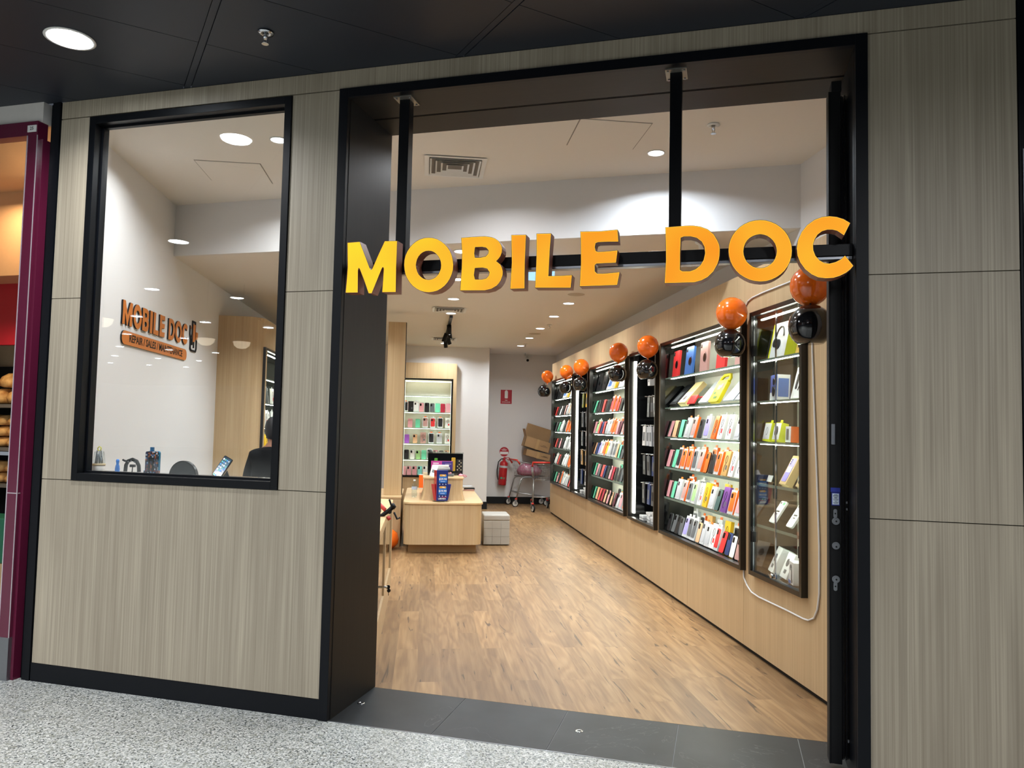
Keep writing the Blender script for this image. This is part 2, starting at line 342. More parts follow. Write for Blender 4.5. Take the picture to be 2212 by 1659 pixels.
# text lying in the XZ plane and facing -Y
FACE = Matrix.Rotation(pi / 2, 4, 'X')
def TR(x, y, z): return Matrix.Translation((x, y, z))
LT = {"M":[[[0.084,2.432],[0.155,2.434],[0.186,2.363],[0.216,2.294],[0.224,2.285],[0.231,2.294],[0.261,2.362],[0.294,2.431],[0.364,2.429],[0.363,2.294],[0.365,2.166],[0.288,2.167],[0.291,2.228],[0.293,2.289],[0.289,2.296],[0.284,2.29],[0.232,2.163],[0.213,2.164],[0.186,2.231],[0.16,2.289],[0.155,2.296],[0.151,2.285],[0.154,2.169],[0.083,2.17],[0.088,2.245],[0.09,2.303]]],"O":[[[0.669,2.294],[0.668,2.27],[0.662,2.247],[0.653,2.226],[0.641,2.207],[0.625,2.19],[0.607,2.177],[0.587,2.167],[0.565,2.162],[0.542,2.16],[0.519,2.163],[0.496,2.17],[0.475,2.181],[0.455,2.195],[0.438,2.213],[0.424,2.233],[0.413,2.255],[0.407,2.279],[0.404,2.304],[0.405,2.328],[0.41,2.351],[0.42,2.373],[0.433,2.392],[0.449,2.409],[0.467,2.422],[0.488,2.432],[0.51,2.437],[0.534,2.438],[0.557,2.435],[0.579,2.428],[0.6,2.416],[0.619,2.402],[0.636,2.384],[0.65,2.364],[0.66,2.341],[0.666,2.318]],[[0.603,2.295],[0.602,2.279],[0.597,2.264],[0.59,2.25],[0.58,2.239],[0.568,2.231],[0.554,2.226],[0.539,2.224],[0.524,2.227],[0.51,2.232],[0.497,2.242],[0.486,2.253],[0.478,2.268],[0.473,2.283],[0.47,2.299],[0.472,2.316],[0.476,2.331],[0.484,2.345],[0.494,2.356],[0.506,2.364],[0.52,2.369],[0.535,2.37],[0.55,2.368],[0.564,2.362],[0.577,2.352],[0.587,2.341],[0.596,2.326],[0.601,2.311]]],"B":[[[0.706,2.429],[0.767,2.431],[0.829,2.431],[0.863,2.425],[0.882,2.417],[0.898,2.406],[0.908,2.393],[0.916,2.379],[0.919,2.363],[0.918,2.346],[0.911,2.328],[0.902,2.316],[0.891,2.305],[0.911,2.289],[0.92,2.273],[0.925,2.255],[0.925,2.236],[0.916,2.21],[0.907,2.196],[0.896,2.184],[0.869,2.169],[0.835,2.162],[0.707,2.165],[0.712,2.282],[0.712,2.349]],[[0.78,2.378],[0.816,2.378],[0.837,2.373],[0.849,2.359],[0.848,2.344],[0.836,2.331],[0.808,2.326],[0.781,2.327],[0.777,2.347]],[[0.782,2.274],[0.821,2.275],[0.844,2.269],[0.856,2.251],[0.854,2.236],[0.841,2.222],[0.816,2.217],[0.784,2.219],[0.778,2.24]]],"I":[[[0.963,2.431],[1.038,2.429],[1.035,2.298],[1.036,2.166],[0.963,2.166],[0.968,2.295]]],"L":[[[1.089,2.432],[1.162,2.43],[1.157,2.346],[1.153,2.224],[1.211,2.223],[1.267,2.225],[1.262,2.163],[1.087,2.168],[1.09,2.279],[1.091,2.349]]],"E":[[[1.303,2.432],[1.401,2.429],[1.48,2.433],[1.485,2.374],[1.435,2.376],[1.389,2.376],[1.378,2.372],[1.374,2.354],[1.379,2.336],[1.389,2.331],[1.436,2.332],[1.482,2.335],[1.475,2.275],[1.424,2.275],[1.382,2.274],[1.375,2.267],[1.376,2.239],[1.387,2.228],[1.414,2.227],[1.454,2.229],[1.493,2.232],[1.482,2.17],[1.394,2.169],[1.304,2.169],[1.308,2.284],[1.306,2.369]]],"D":[[[1.699,2.433],[1.749,2.435],[1.791,2.436],[1.823,2.435],[1.855,2.429],[1.888,2.415],[1.916,2.39],[1.932,2.361],[1.94,2.342],[1.943,2.318],[1.942,2.292],[1.939,2.272],[1.933,2.253],[1.915,2.219],[1.89,2.194],[1.863,2.18],[1.832,2.172],[1.751,2.172],[1.698,2.172],[1.703,2.279],[1.702,2.345]],[[1.77,2.38],[1.783,2.385],[1.813,2.384],[1.84,2.376],[1.862,2.358],[1.874,2.334],[1.877,2.305],[1.871,2.275],[1.856,2.249],[1.835,2.233],[1.812,2.225],[1.778,2.226],[1.768,2.233],[1.768,2.307]]],"O2":[[[2.25,2.301],[2.248,2.277],[2.242,2.254],[2.232,2.232],[2.219,2.213],[2.203,2.197],[2.184,2.184],[2.163,2.174],[2.14,2.168],[2.117,2.167],[2.093,2.17],[2.07,2.177],[2.049,2.188],[2.029,2.202],[2.012,2.22],[1.998,2.241],[1.988,2.263],[1.982,2.287],[1.979,2.312],[1.981,2.336],[1.987,2.36],[1.997,2.382],[2.011,2.401],[2.028,2.418],[2.048,2.431],[2.069,2.44],[2.092,2.445],[2.116,2.446],[2.139,2.443],[2.162,2.435],[2.183,2.424],[2.202,2.409],[2.219,2.391],[2.232,2.371],[2.242,2.348],[2.248,2.325]],[[2.185,2.301],[2.183,2.285],[2.178,2.269],[2.17,2.255],[2.159,2.244],[2.146,2.235],[2.131,2.23],[2.115,2.229],[2.1,2.231],[2.085,2.237],[2.072,2.247],[2.06,2.259],[2.052,2.274],[2.047,2.29],[2.045,2.307],[2.047,2.324],[2.052,2.34],[2.06,2.354],[2.071,2.365],[2.084,2.373],[2.099,2.378],[2.115,2.38],[2.13,2.377],[2.145,2.371],[2.158,2.361],[2.169,2.349],[2.178,2.334],[2.183,2.318]]],"C":[[[2.488,2.413],[2.461,2.432],[2.433,2.443],[2.404,2.448],[2.373,2.446],[2.342,2.435],[2.312,2.413],[2.289,2.383],[2.273,2.345],[2.268,2.31],[2.271,2.278],[2.283,2.246],[2.303,2.216],[2.33,2.192],[2.357,2.178],[2.388,2.173],[2.419,2.174],[2.445,2.182],[2.47,2.195],[2.487,2.209],[2.5,2.225],[2.466,2.272],[2.449,2.256],[2.428,2.245],[2.403,2.239],[2.382,2.242],[2.363,2.255],[2.347,2.275],[2.338,2.3],[2.337,2.326],[2.344,2.348],[2.355,2.367],[2.373,2.381],[2.394,2.387],[2.415,2.386],[2.434,2.38],[2.462,2.358]]]}
def uX(X, v): return (X + 0.48732 - v * FY.x) / FX.x
def yat(X, v): return W(uX(X, v), v).y
XL, XR, XW, ZC, ZF, YB = -2.222, 2.57, 2.237, 2.93, 3.38, 14.95

# ------------------------------------------------------------------ floors
def poly_slab(name, pts, z0, z1, mat, M=None):
    mb = MB(); mb.prism([(p[0], p[1]) for p in pts], [], z0, z1, mapf=lambda a, b, d: (a, b, d)); return struct(mb.build(name, mat, M=M))
poly_slab('floor_shop', [W(-1.93, 0.1), W(0.0, 0.1), W(0.0, 0.532), W(2.95, 0.532), (2.66, 15.05), (-2.3, 15.05)], -0.02, 0.0, FLOORM)
mb = MB()
for a, b_ in ((-0.0, 0.60), (0.604, 1.174), (1.178, 1.748), (1.752, 2.322), (2.326, 2.60)):
    mb.box(a, b_, 0.004, 0.53, -0.02, 0.0)
mb.box(0, 2.6, 0.0, 0.532, -0.03, -0.003, 1)
mb.box(0, 2.6, -0.004, 0.003, -0.02, 0.0015, 2)
struct(mb.build('floor_threshold', [TILE, mt('tile_grout', '#8f9092', 0.8), STEEL], M=FM))
mb = MB(); mb.box(-30, 14, -32, -0.004, -0.03, 0.0); mb.box(-9, -1.9, -0.004, 5, -0.03, 0.0)
struct(mb.build('floor_mall', TERR, M=FM))

# ------------------------------------------------------------------ mall ceiling: charcoal metal panels set at 45 degrees, grooves between
mb = MB()
R45 = Matrix.Rotation(radians(45), 4, 'Z')
for i in range(-7, 7):          # along p (45 deg)
    for j in range(-3, 14):     # along q (135 deg)
        p0 = -0.662 + i * 1.145; q0 = 0.083 + (j - 8) * 0.5635
        cu = (p0 - q0) / math.sqrt(2); cv = (p0 + q0) / math.sqrt(2)
        if cv > 1.2 or cv < -7: continue
        mb.box(p0 + 0.002, p0 + 1.108, q0 + 0.002, q0 + 0.5615, 3.366, 3.376, T=R45)
        mb.box(p0 + 1.112, p0 + 1.143, q0 + 0.0, q0 + 0.5635, 3.3675, 3.376, T=R45)
geom = list(mb.bm.verts) + list(mb.bm.edges) + list(mb.bm.faces)
bmesh.ops.bisect_plane(mb.bm, geom=geom, plane_co=(0, 0, 0), plane_no=(0, 1, 0), clear_outer=True)
mb.box(-30, 14, -32, 0, 3.378, 3.40, 1)
struct(mb.build('ceiling_mall', [MCEIL, mt('ceiling_groove_dark', '#15161a', 0.8)], M=FM))

# ------------------------------------------------------------------ shop ceilings and bulkhead
poly_slab('ceiling_front', [W(uX(XL, 0.1), 0.1), W(uX(XR, 0.1), 0.1), W(uX(XR, 2.035), 2.035), W(uX(XL, 2.035), 2.035)], ZF, ZF + 0.03, CEILW)
poly_slab('ceiling_shop', [W(uX(XL, 2.075), 2.075), W(uX(XR, 2.075), 2.075), (XR, 15.05), (XL, 15.05)], ZC, ZC + 0.03, CEILW)
poly_slab('wall_bulkhead', [W(uX(XL, 2.035), 2.035), W(uX(XR, 2.035), 2.035), W(uX(XR, 2.075), 2.075), W(uX(XL, 2.075), 2.075)], ZC, ZF, WALLW)
# walls
poly_slab('wall_left', [(XL, yat(XL, 0.1)), (XL, 15.05), (XL - 0.06, 15.05), (XL - 0.06, yat(XL - 0.06, 0.1))], 0, ZF + 0.03, WALLW)
poly_slab('wall_right', [(XR, yat(XR, 0.1)), (XR, 15.05), (XR + 0.06, 15.05), (XR + 0.06, yat(XR + 0.06, 0.1))], 0, ZF + 0.03, WALLW)
mb = MB(); mb.box(1.156, XR, YB, YB + 0.08, 0, ZC); mb.box(XL, 1.156, 13.92, 15.03, 0, ZC)
struct(mb.build('wall_back', WALLW))
mb = MB(); mb.box(1.17, XR, YB - 0.012, YB, 0, 0.135); mb.box(0.575, 1.168, 13.908, 13.92, 0, 0.135); mb.box(1.156, 1.168, 13.92, YB, 0, 0.135)
struct(mb.build('baseboard_back', BLKM))
mb = MB(); mb.box(XW + 0.02, XR, 3.62, 13.38, 0, 0.02)
struct(mb.build('baseboard_right', BLKM))

CABS = [('near', 4.27, 5.0), ('wide1', 5.13, 7.0), ('slim1', 7.14, 8.11), ('wide2', 8.26, 10.12), ('slim2', 10.23, 11.26), ('wide3', 11.34, 13.2)]
Z0, Z1 = 0.545, 2.315
mb = MB()
js = [3.62, 5.168, 6.308, 7.49, 9.24, 10.4, 11.6, 12.8, 13.40]
for a, b_ in zip(js, js[1:]): mb.box(XW, XW + 0.018, a + 0.0015, b_ - 0.0015, 0.032, Z0)
mb.box(XW, XW + 0.018, 3.56, 13.40, Z1, 2.628)
mb.box(XW + 0.018, XR, 3.62, 13.40, 2.61, 2.628)
edges = [3.56] + [x for c in CABS for x in c[1:]] + [13.40]
for a, b_ in zip(edges[::2], edges[1::2]): mb.box(XW, XW + 0.018, a, b_, Z0, Z1)
mb.box(XW + 0.018, XR, 13.382, 13.40, 0.02, 2.628)
mb.box(XW + 0.02, XW + 0.03, 3.64, 13.38, 0.02, Z0 - 0.01, 1)
struct(mb.build('wall_right_cladding', [IWOOD, BLKM]))
# left wall oak housing with a rounded near corner
mb = MB()
pts = [(XL, 8.47)] + [(-1.96 + 0.2 * cos(radians(a)), 8.67 + 0.2 * sin(radians(a))) for a in range(-90, 1, 10)] + [(-1.76, 8.72), (-1.78, 8.72), (-1.78, 8.70), (-1.98, 8.49), (XL, 8.49)]
mb.prism(pts, [], 0.0, 2.628, mapf=lambda a, b, d: (a, b, d))
mb.box(-1.778, -1.76, 8.72, 13.9, 0, Z0); mb.box(-1.778, -1.76, 8.72, 13.9, Z1, 2.628); mb.box(-1.778, -1.76, 8.72, 8.76, Z0, Z1); mb.box(-1.778, -1.76, 10.22, 13.9, Z0, Z1)
mb.box(XL, -1.79, 8.52, 13.9, 2.60, 2.62)
struct(mb.build('wall_left_cladding', IWOOD))

# ------------------------------------------------------------------ shopfront panels (grey oak laminate with shadow joints)
mb = MB(); g = 0.002
def pan(u0, u1, z0, z1): mb.box(u0 + g, u1 - g, 0.0, 0.02, z0 + g, z1 - g)
pan(-1.83, 3.14, 3.262, 3.366)
pan(-1.83, 0.0, 0.10, 1.143)
for z0, z1 in ((1.143, 2.19), (2.19, 3.26)):
    pan(-1.83, -1.617, z0, z1); pan(-0.286, 0.0, z0, z1); pan(2.563, 3.14, z0, z1)
pan(2.563, 3.14, 0.10, 1.143)
mb.box(-1.83, 0.0, 0.02, 0.10, 0.0, 1.15, 1); mb.box(-1.83, -1.61, 0.02, 0.10, 1.15, 3.262, 1); mb.box(-0.29, 0.0, 0.02, 0.10, 1.15, 3.262, 1)
mb.box(2.563, 3.14, 0.02, 0.10, 0, 3.262, 1); mb.box(-1.83, 3.14, 0.02, 0.10, 3.262, 3.378, 1); mb.box(2.563, 3.2, 0.1, 0.54, 0, 3.39, 2); mb.box(-1.9, 3.2, 0.09, 0.10, 3.255, 3.40, 2)
mb.box(-1.9, -1.61, 0.10, 0.108, 1.1, 3.262, 2); mb.box(-0.29, 0.0, 0.10, 0.108, 1.1, 3.38, 2)
struct(mb.build('wall_front', [FWOOD, BLKM, WALLW], M=FM))
mb = MB(); mb.box(-1.83, 0.0, -0.004, 0.02, 0.0, 0.10); mb.box(2.563, 3.14, -0.004, 0.02, 0.0, 0.10)
struct(mb.build('baseboard_front', NAVYBLK, M=FM))
# black columns at both ends of the shopfront
mb = MB(); mb.box(-1.893, -1.836, -0.004, 0.1, 0, 3.366); mb.box(-1.925, -1.893, 0.02, 0.1, 0, 3.366); mb.box(-1.86, -1.835, -0.008, 0.0, 0, 3.366)
mb.box(3.143, 3.15, 0.0, 0.1, 0, 3.366); mb.box(3.15, 3.30, 0.01, 0.10, 0, 3.366)
mb.box(3.156, 3.162, -0.002, 0.02, 0, 2.7, 1)
struct(mb.build('trim_1', [NAVYBLK, STEEL], M=FM))

# window: black frame, reveal, pane, inner ledge
def ring(mb, u0, u1, z0, z1, wd, y0, y1, m=0):
    mb.box(u0, u0 + wd, y0, y1, z0, z1, m); mb.box(u1 - wd, u1, y0, y1, z0, z1, m)
    mb.box(u0 + wd, u1 - wd, y0, y1, z1 - wd, z1, m); mb.box(u0 + wd, u1 - wd, y0, y1, z0, z0 + wd, m)
wroot = MB(); ring(wroot, -1.617, -0.286, 1.143, 3.255, 0.042, -0.008, 0.10)
wo = struct(wroot.build('window_1', BLK, M=FM, bevel=0.0015))
mb = MB(); ring(mb, -1.575, -0.328, 1.185, 3.213, 0.012, 0.045, 0.07); mb.build('glazing_bead', NAVYBLK, wo)
mb = MB(); mb.box(-1.570, -0.333, 0.055, 0.061, 1.19, 3.208); mb.build('window_pane', GLASS, wo)
mb = MB(); mb.box(-1.88, -0.02, 0.11, 0.44, 1.135, 1.17); struct(mb.build('trim_2', mt('ledge_black_laminate', '#232528', 0.25, coat=0.3), M=FM))

# portal: black-stained oak jambs and lintel, with an outer metal edge
mb = MB()
mb.box(0.0, 0.05, -0.012, 0.02, 0, 3.262); mb.box(2.513, 2.563, -0.012, 0.02, 0, 3.262); mb.box(0.05, 2.513, -0.012, 0.02, 3.212, 3.262)
struct(mb.build('door_1', NAVYBLK, M=FM, bevel=0.001))
mb = MB()
mb.box(0.0, 0.052, 0.02, 0.542, 0, 3.215, 0); mb.box(2.512, 2.563, 0.02, 0.542, 0, 3.215, 2)
mb.box(0.0, 2.563, 0.02, 0.293, 3.215, 3.262, 1); mb.box(0.0, 2.563, 0.313, 0.542, 3.215, 3.262, 1); mb.box(0.0, 2.563, 0.293, 0.313, 3.235, 3.262, 2)
mb.box(0.0, 2.6, 0.535, 0.55, 3.225, 3.40, 3)
mb.box(0.06, 2.45, 0.299, 0.301, 3.216, 3.24, 2); mb.box(0.06, 2.45, 0.305, 0.307, 3.216, 3.24, 2)
struct(mb.build('door_1_lining', [DWOOD, DWOODX, NAVYBLK, WALLW], M=FM))

# ------------------------------------------------------------------ folded sliding door leaf at the right jamb
dl = fthing('sliding_door', 'black stacked sliding door leaf with locks, parked against the right side of the entrance', 'door', 2.47, 0.2, 0.03)
mb = MB(); mb.box(-0.042, 0.012, 0, 0.075, 0, 3.07); mb.box(-0.028, 0.016, 0.0, 0.075, 3.07, 3.12); mb.box(-0.042, -0.036, -0.004, 0, 0, 3.07)
mb.build('door_stile', BLKM, dl, bevel=0.002)
mb = MB()
for k in range(4): mb.box(0.014 + k * 0.007, 0.018 + k * 0.007, 0.005 + (k % 2) * 0.01, 0.075, 0.02, 3.05)
mb.build('door_track_channels', BLK, dl)
mb = MB(); mb.box(-0.033, -0.015, -0.010, 0.0, 1.42, 1.515); mb.build('flush_handle', STEEL, dl, bevel=0.003)
for z, up in ((1.075, 1), (0.965, 0), (0.815, -1)):
    mb = MB()
    mb.cyl((-0.014, 0, z), (-0.014, -0.010, z), 0.0165, 24); mb.cyl((-0.014, -0.010, z), (-0.014, -0.015, z), 0.011, 20)
    mb.cyl((-0.013, -0.015, z - 0.004 * (1 - up * up)), (-0.013, -0.0165, z - 0.004 * (1 - up * up)), 0.004, 12, m=1)
    if up:
        e = MB.rbox
        zz = z + (0.014 if up > 0 else -0.052)
        mb.rbox(0.016, 0.006, 0.04, 0.0075, 5, c=(-0.016, -0.006, zz)); mb.cyl((-0.016, -0.0062, zz + 0.02), (-0.016, -0.0075, zz + 0.02), 0.0035, 12, m=1)
    mb.build('door_lock', [STEEL, BLKM], dl)
mb = MB(); mb.box(-0.035, 0.005, -0.002, 0, 1.205, 1.225, 1); mb.box(-0.031, 0.003, -0.002, 0, 1.145, 1.203, 1); mb.box(-0.028, 0.0, -0.0026, 0, 1.149, 1.199, 0)
for k, wd in enumerate((14, 22, 22, 12, 24, 20, 8, 22, 18)):
    mb.box(-0.014 - wd * 0.0005, -0.014 + wd * 0.0005, -0.003, 0, 1.193 - k * 0.005, 1.1948 - k * 0.005 + (0.001 if k in (1, 3) else 0), 2)
st = mb.build('instruction_sticker', [mt('sticker_paper', '#cfdbe8', 0.5), mt('sticker_blue', '#1e2f96', 0.45), mt('sticker_ink', '#22324a', 0.5)], dl); st['label'] = 'blue and white lock instruction sticker'
mb = MB()
for z in (1.125, 1.155): mb.box(0.030, 0.036, -0.004, 0.006, z, z + 0.010)
mb.box(0.034, 0.04, -0.004, 0.006, 0.10, 0.112); mb.build('strike_plate', STEEL, dl)
for u, v in ((0.094, 0.279), (1.281, 0.28), (2.44, 0.16)):
    t = fthing('floor_bolt_socket', {0.094: 'small chrome bolt socket in the tile beside the left entrance jamb', 1.281: 'chrome bolt socket in the middle of the entrance tiles', 2.44: 'chrome bolt socket in the tile below the stacked door leaf'}[u], 'socket', u, v, 0.0)
    MB().lathe([(0.020, 0), (0.019, 0.002), (0.011, 0.0025), (0.009, 0.0008)], seg=24).build('rim', CHROME, t)
    MB().lathe([(0.009, 0.0006), (0.0, 0.0006)], seg=20).build('hole', BLKM, t)

# ------------------------------------------------------------------ illuminated letter sign
SIGNO = mt('sign_face_lit', '#ffa62b', 0.4, emit='#ff8f1a', es=1.0)
def facemat():
    m, nt, b = base('lit_orange_acrylic'); tc = N(nt, 'ShaderNodeTexCoord'); n = N(nt, 'ShaderNodeTexNoise'); n.inputs['Scale'].default_value = 3.2; n.inputs['Detail'].default_value = 1
    nt.links.new(tc.outputs['Object'], n.inputs['Vector']); sx = N(nt, 'ShaderNodeSeparateXYZ'); nt.links.new(tc.outputs['Object'], sx.inputs[0])
    mr = N(nt, 'ShaderNodeMapRange'); mr.inputs[1].default_value = 0.0; mr.inputs[2].default_value = 1.0; mr.inputs[3].default_value = 0.84; mr.inputs[4].default_value = 0.27
    nt.links.new(sx.outputs['X'], mr.inputs[0])
    a = N(nt, 'ShaderNodeMath', operation='MULTIPLY_ADD'); a.inputs[1].default_value = 0.55; nt.links.new(n.outputs['Fac'], a.inputs[0]); nt.links.new(mr.outputs[0], a.inputs[2])
    rp = N(nt, 'ShaderNodeValToRGB'); e = rp.color_ramp.elements; e[0].position = 0.3; e[0].color = S('#ff8a1c') + (1,); e[1].position = 1.0; e[1].color = S('#ffe02e') + (1,)
    k = e.new(0.62); k.color = S('#ffb32e') + (1,)
    nt.links.new(a.outputs[0], rp.inputs[0]); nt.links.new(rp.outputs[0], b.inputs['Emission Color']); b.inputs['Emission Strength'].default_value = 0.97
    b.inputs['Base Color'].default_value = (0.02, 0.01, 0.0, 1); b.inputs['Roughness'].default_value = 0.5; b.inputs['Specular IOR Level'].default_value = 0.1
    return m
FACEM = facemat(); TRIM = mt('letter_trim_brown', '#7a4226', 0.4); RET = mt('letter_return_brown', '#8a5340', 0.45); EDGE = mt('letter_edge_glow', '#ffd040', 0.5, emit='#ffc52e', es=1.1)
def inset(poly, d):
    n = len(poly); ar = sum(poly[i][0] * poly[(i + 1) % n][1] - poly[(i + 1) % n][0] * poly[i][1] for i in range(n)); sg = 1 if ar > 0 else -1
    out = []
    for i in range(n):
        p, c, q = Vector(poly[i - 1]), Vector(poly[i]), Vector(poly[(i + 1) % n])
        a = (c - p).normalized(); b = (q - c).normalized(); na = Vector((-a.y, a.x)) * sg; nb = Vector((-b.y, b.x)) * sg
        k = na + nb; k = k / max(0.35, k.length_squared) * 2 * 0.5
        k = k * 1.0
        out.append((c.x + (k.x * 2 * d) / 1.0 * 0.5 * 2 * 0.5, c.y + (k.y * 2 * d) * 0.5))
    return out
NAMES = [('M', 'letter_m', 'M, at the far left of MOBILE'), ('O', 'letter_o', 'O, second letter of MOBILE'), ('B', 'letter_b', 'B of MOBILE'), ('I', 'letter_i', 'I of MOBILE'), ('L', 'letter_l', 'L of MOBILE'), ('E', 'letter_e', 'E at the end of MOBILE'), ('D', 'letter_d', 'D starting the word DOC'), ('O2', 'letter_o', 'O in the word DOC'), ('C', 'letter_c', 'C ending the sign, in front of the door leaf')]
for key, nm, lab in NAMES:
    polys = LT[key]; u0 = sum(p[0] for p in polys[0]) / len(polys[0]); z0 = min(p[1] for p in polys[0])
    t = tag(bpy.data.objects.new('sign_' + nm, None), 'glowing orange sign letter ' + lab, 'sign letter', 'letters of the illuminated shop sign'); COL.objects.link(t); t.matrix_basis = FM @ TR(u0, 0, z0)
    L0 = [(a - u0, b - z0) for a, b in polys[0]]; H = [[(a - u0, b - z0) for a, b in h] for h in polys[1:]]
    # shell: hollow return with a thin trim lip round the lit face
    i1 = inset(L0, 0.0035); h1 = [inset(h, -0.0035) for h in H]
    i2 = inset(L0, 0.0062); h2 = [inset(h, -0.0062) for h in H]
    mb = MB(); mb.prism(L0, H, -0.027, 0.040, 0); mb.build('letter_return', RET, t)
    mb = MB(); mb.prism(L0, [i1], -0.031, -0.0268, 0)
    for a, b_ in zip(H, h1): mb.prism(b_, [a], -0.031, -0.0268, 0)
    mb.build('letter_trim', TRIM, t)
    mb = MB(); mb.prism(i1, [i2], -0.0295, -0.0268, 0)
    for a, b_ in zip(h1, h2): mb.prism(b_, [a], -0.0295, -0.0268, 0)
    mb.build('letter_edge', EDGE, t)
    mb = MB(M=TR(0, 0, 0)); mb.prism(i2, h2, -0.0292, -0.0268, 0)
    fo = mb.build('letter_face', FACEM, t)
    # face texture coordinates follow the sign as a whole
    fo.data.transform(TR(u0, 0, z0)); fo.matrix_basis = TR(-u0, 0, -z0)
sr = fthing('sign_support', 'black steel bar behind the sign letters, hung on two posts from the lintel', 'sign support', 1.3, 0.1, 3.215)
mb = MB(); mb.box(-1.24, 1.21, -0.045, 0.02, -0.925, -0.872); mb.box(-1.24, 1.21, -0.035, 0.01, -0.94, -0.925, 1); mb.build('cross_bar', [BLK, STEEL], sr, bevel=0.002)
for du in (-0.965, 0.435):
    mb = MB(); mb.box(du - 0.028, du + 0.028, -0.028, 0.032, -0.88, -0.006); pst = mb.build('post', BLK, sr, bevel=0.002)
    mb = MB(); mb.box(du - 0.05, du + 0.05, -0.06, 0.06, -0.006, 0.0)
    for a in (-1, 1):
        for b_ in (-1, 1): mb.cyl((du + a * 0.038, b_ * 0.045, -0.012), (du + a * 0.038, b_ * 0.045, -0.006), 0.006, 6, m=1)
    mb.build('fixing_plate', [GALV, STEEL], pst)

# ------------------------------------------------------------------ wall sign seen through the window
WS = thing('wall_sign_logo', 'orange raised MOBILE DOC logo with repair strip on the white left wall', 'wall sign', (XL, 6.6, 2.04), (0, 0, pi / 2))
def wsbox(y0, y1, z0, z1): return (y0 - 6.6, y1 - 6.6, z0 - 2.04, z1 - 2.04)
WB = {'M': (5.835, 6.025, 2.188, 2.370), 'O': (6.045, 6.215, 2.187, 2.375), 'B': (6.231, 6.372, 2.190, 2.370), 'I': (6.396, 6.456, 2.190, 2.371), 'L': (6.477, 6.604, 2.189, 2.371), 'E': (6.624, 6.755, 2.191, 2.373), 'D': (6.848, 7.011, 2.190, 2.374), 'O2': (7.024, 7.208, 2.189, 2.382), 'C': (7.222, 7.378, 2.193, 2.384)}
for key, nm, lab in NAMES:
    y0, y1, z0, z1 = wsbox(*WB[key]); P = LT[key]; au = [p[0] for p in P[0]]; az = [p[1] for p in P[0]]
    mapp = lambda p: (y0 + (p[0] - min(au)) / (max(au) - min(au)) * (y1 - y0), z0 + (p[1] - min(az)) / (max(az) - min(az)) * (z1 - z0))
    L0 = [mapp(p) for p in P[0]]; H = [[mapp(p) for p in h] for h in P[1:]]
    mb = MB(); mb.prism(L0, H, -0.014, -0.003, 0, 1); mb.build('raised_' + nm, [ORNSIGN, BLKM], WS)
def pill(w_, h_, n=10):
    r = h_ / 2
    return [(w_ / 2 - r + r * cos(radians(a)), r * sin(radians(a))) for a in range(-90, 91, 180 // n)] + [(-w_ / 2 + r + r * cos(radians(a)), r * sin(radians(a))) for a in range(90, 271, 180 // n)]
mb = MB(); mb.prism([(a + 0.01, b + 0.058) for a, b in pill(1.535, 0.102)], [], -0.013, -0.003, 0, 1); mb.build('strapline_panel', [ORNSIGN, BLKM], WS)
textmesh('strapline_text', 'REPAIR / SALES / MAINTENANCE', 0.080, BLKM, WS, TR(0.015, -0.0135, 0.058) @ FACE, fat=0.0016, sx=1.10)
mb = MB()
def strip(pts, wd, m=0):
    for p, q in zip(pts, pts[1:]):
        p = Vector(p); q = Vector(q); n = Vector((-(q - p).y, (q - p).x)).normalized() * wd / 2
        d = (q - p).normalized() * wd * 0.3
        mb.prism([tuple(p - d + n), tuple(p - d - n), tuple(q + d - n), tuple(q + d + n)], [], -0.012, -0.003, m)
bx, bz = 0.865, 0.155
def ic(l): return [(bx + a * 0.26, bz + b * 0.2) for a, b in l]
strip(ic([(0.28, 1.2), (0.62, 1.2), (0.62, 0.5)]), 0.016); strip(ic([(0.28, 1.22), (0.28, 0.1)]), 0.016)
strip(ic([(0, 0.95), (0, 0.6), (0.1, 0.3), (0.1, -0.1), (0.2, -0.18), (0.75, -0.18), (0.82, -0.05), (0.82, 0.35)]), 0.016); strip(ic([(0.28, 0.6), (0.1, 0.3)]), 0.012)
strip(ic([(0.5, 0.3), (0.5, -0.02)]), 0.014)
mb.prism(ic([(0.32, 1.08), (0.58, 1.08), (0.58, 0.28), (0.32, 0.22)]), [], -0.013, -0.003, 1); mb.prism(ic([(0.72, 0.75), (0.92, 0.75), (0.92, 0.42), (0.72, 0.4)]), [], -0.013, -0.003, 1); mb.prism(ic([(-0.03, 0.98), (0.12, 0.9), (0.06, 0.8)]), [], -0.013, -0.003, 1)
mb.build('phone_and_stethoscope_icon', [BLKM, ORNSIGN], WS)

